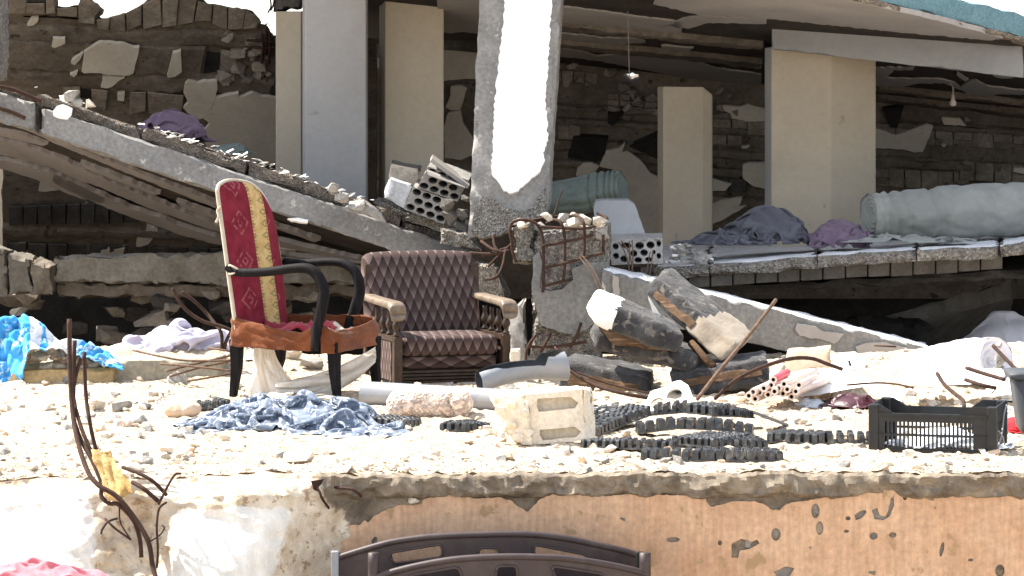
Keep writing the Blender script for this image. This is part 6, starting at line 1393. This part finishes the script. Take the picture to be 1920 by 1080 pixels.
# ------------------------------------------------------------ rubble
r8 = random.Random(99); TPL = []
for i in range(16):
    m_ = MB(); m_.hull((0, 0, 0), 1.25, 1, .75, r8, 10); TPL.append(m_)
def scatter(name, n, gen, mats, label=None):
    g = MB()
    for i in range(n):
        p, s, mi = gen(i); t = r8.choice(TPL); rt = Matrix.Rotation(r8.uniform(0, 6.28), 3, 'Z') @ Matrix.Rotation(r8.uniform(-.5, .5), 3, 'X'); g.add([p+(rt @ v)*s for v in t.v], t.f, mi)
    return mk(name, g, mats, kind='stuff', loc=(0, 15, 0))
def gen1(i):
    for q in range(6):
        y = 12.95+5.6*r8.random()**1.4; x = r8.uniform(-.19, .19)*y
        if FB((x, y*.8, 0), 1.6, 71, 3) > r8.uniform(-.35, .45): break
    s = .003+.030*r8.random()**6; mi = 0 if r8.random() < .66 else (1 if r8.random() < .5 else 2)
    return V((x, y, gz(x, y)+s*.3)), s, mi
scatter('gravel_rubble', 4300, gen1, [M['stone'], M['greystone'], M['card']])
def gen2(i):
    y = 12.95+.5*r8.random()**2; x = r8.uniform(-.19, .19)*y; s = .003+.007*r8.random()**2; return V((x, y, gz(x, y)+s*.3)), s, 0 if r8.random() < .8 else 1
scatter('edge_gravel', 1500, gen2, [M['stone'], M['greystone']])
def gen3(i):
    x = r8.uniform(-2.1, -1.0); y = r8.uniform(12.1, 12.75); s = .006+.022*r8.random()**2.5; u = (x+3.2)/2.2; v = (y-11.2)/1.75
    z = LZ-.03+.80*math.sin(math.pi*min(1, max(0, u*.92+.22)))**.8*sst(0, .62, v)
    return V((x, y, z+s*.3)), s, 0
scatter('heap_gravel', 700, gen3, [M['stone']])
BIG = []
for i in range(10):
    m_ = MB(); m_.hull((0, 0, 0), .05, .04, .03, r8, 14); o_ = mk('rubble_chunk', m_, M['stone'] if i % 3 else M['greystone'], loc=(0, 0, 0)); BIG.append(o_)
LBL = 'pale broken rubble chunk among the debris on the terrace'; placed = 0
for i in range(300):
    y = 13.0+4.6*r8.random()**1.2; x = r8.uniform(-.165, .165)*y; px = x/y*F+960; py = HZ+EYE*F/y
    if FB((x, y, 0), 1.1, 44, 2) < r8.uniform(-.5, .2): continue
    if (330 < px < 740 and 750 < py < 835) or (1080 < px < 1900 and 790 < py < 870) or (700 < px < 1120 and 720 < py < 840): continue
    s = .3+.55*r8.random()+(1.0*r8.random() if r8.random() < .15 else 0); src = BIG[i % 10]; loc = V((x, y, gz(x, y)+.012*s))
    if placed < 10: o_ = BIG[placed]; o_.location = loc; o_.scale = (s, s, s); o_.rotation_euler = (0, 0, r8.uniform(0, 6))
    else: o_ = clone(src, 'rubble_chunk', loc, (r8.uniform(-.3, .3), r8.uniform(-.3, .3), r8.uniform(0, 6)), (s, s, s))
    grey = o_.data.materials[0] == M['greystone']
    zone = ('near the terrace edge' if py > 815 else 'on the back of the terrace' if py < 735 else 'across the middle of the terrace')
    near = ('left of the bent bars' if px < 150 else 'right of the bent bars' if px < 400 else 'below the two chairs' if px < 900 else 'below the cushion pile' if px < 1450 else 'towards the black crate')
    props(o_, ('large ' if s > .85 else 'small ')+('grey' if grey else 'pale')+' rubble chunk '+zone+', '+near, 'rubble', 'rubble chunks on the terrace'); placed += 1
stonef('long_stone', 305, 372, 756, 784, 784, .14, 8, M['card'], 'smooth tan stone at the left end of the blue patterned cloth', 'stone', r=.035)
g = MB(); q = [(286, 760), (300, 736), (310, 752), (312, 763)]; g.plate(q, [], lambda x, y: P(x, y, gd(764)+(764-y)*.002), V((0, .025, 0))); mk('stone_shard', g, M['granite'], label='upright pinkish triangular shard left of the tan stone', cat='stone')
for i, (x, y, s, mt, l_) in enumerate(((228, 770, .05, 'greystone', 'grey lump left of the triangular shard'), (258, 795, .045, 'greystone', 'rounded grey stone below the triangular shard'), (232, 800, .04, 'granite', 'dark flat stone in front of the rounded grey stone'), (178, 770, .05, 'stone', 'pale pinkish stone right of the tall bent bars'), (578, 828, .03, 'stone', 'small grey stone touching the front of the blue patterned cloth'), (560, 868, .06, 'stone', 'flat slab of stone near the terrace edge in front of the blue cloth'), (760, 800, .03, 'stone', 'small round stone between the two ribbed mat pieces'), (1040, 842, .02, 'stone', 'small white stone under the cream hollow block'), (1115, 842, .022, 'stone', 'pale stone at the tip of the sunlit mat strip'), (1310, 838, .022, 'stone', 'stone resting on the wide ribbed mat'), (1858, 850, .035, 'stone', 'white stone in front of the black crate'), (1170, 858, .03, 'stone', 'brownish stone left of the mat strip nearest the edge'), (585, 700, .06, 'greystone', 'grey stone under the seat of the red chair'), (548, 690, .05, 'stone', 'pale stone behind the plastic sheet under the red chair'), (650, 715, .05, 'stone', 'pale stone between the red chair and the armchair'), (700, 690, .05, 'stone', 'pale stone beside the armchair side panel'))):
    c_ = G(x, y, .0); g = MB(); g.hull(c_+V((0, 0, gz(c_.x, c_.y)+s*.4)), s*1.3, s, s*.75, r8, 15); mk('loose_stone', g, M[mt], label=l_, cat='stone')
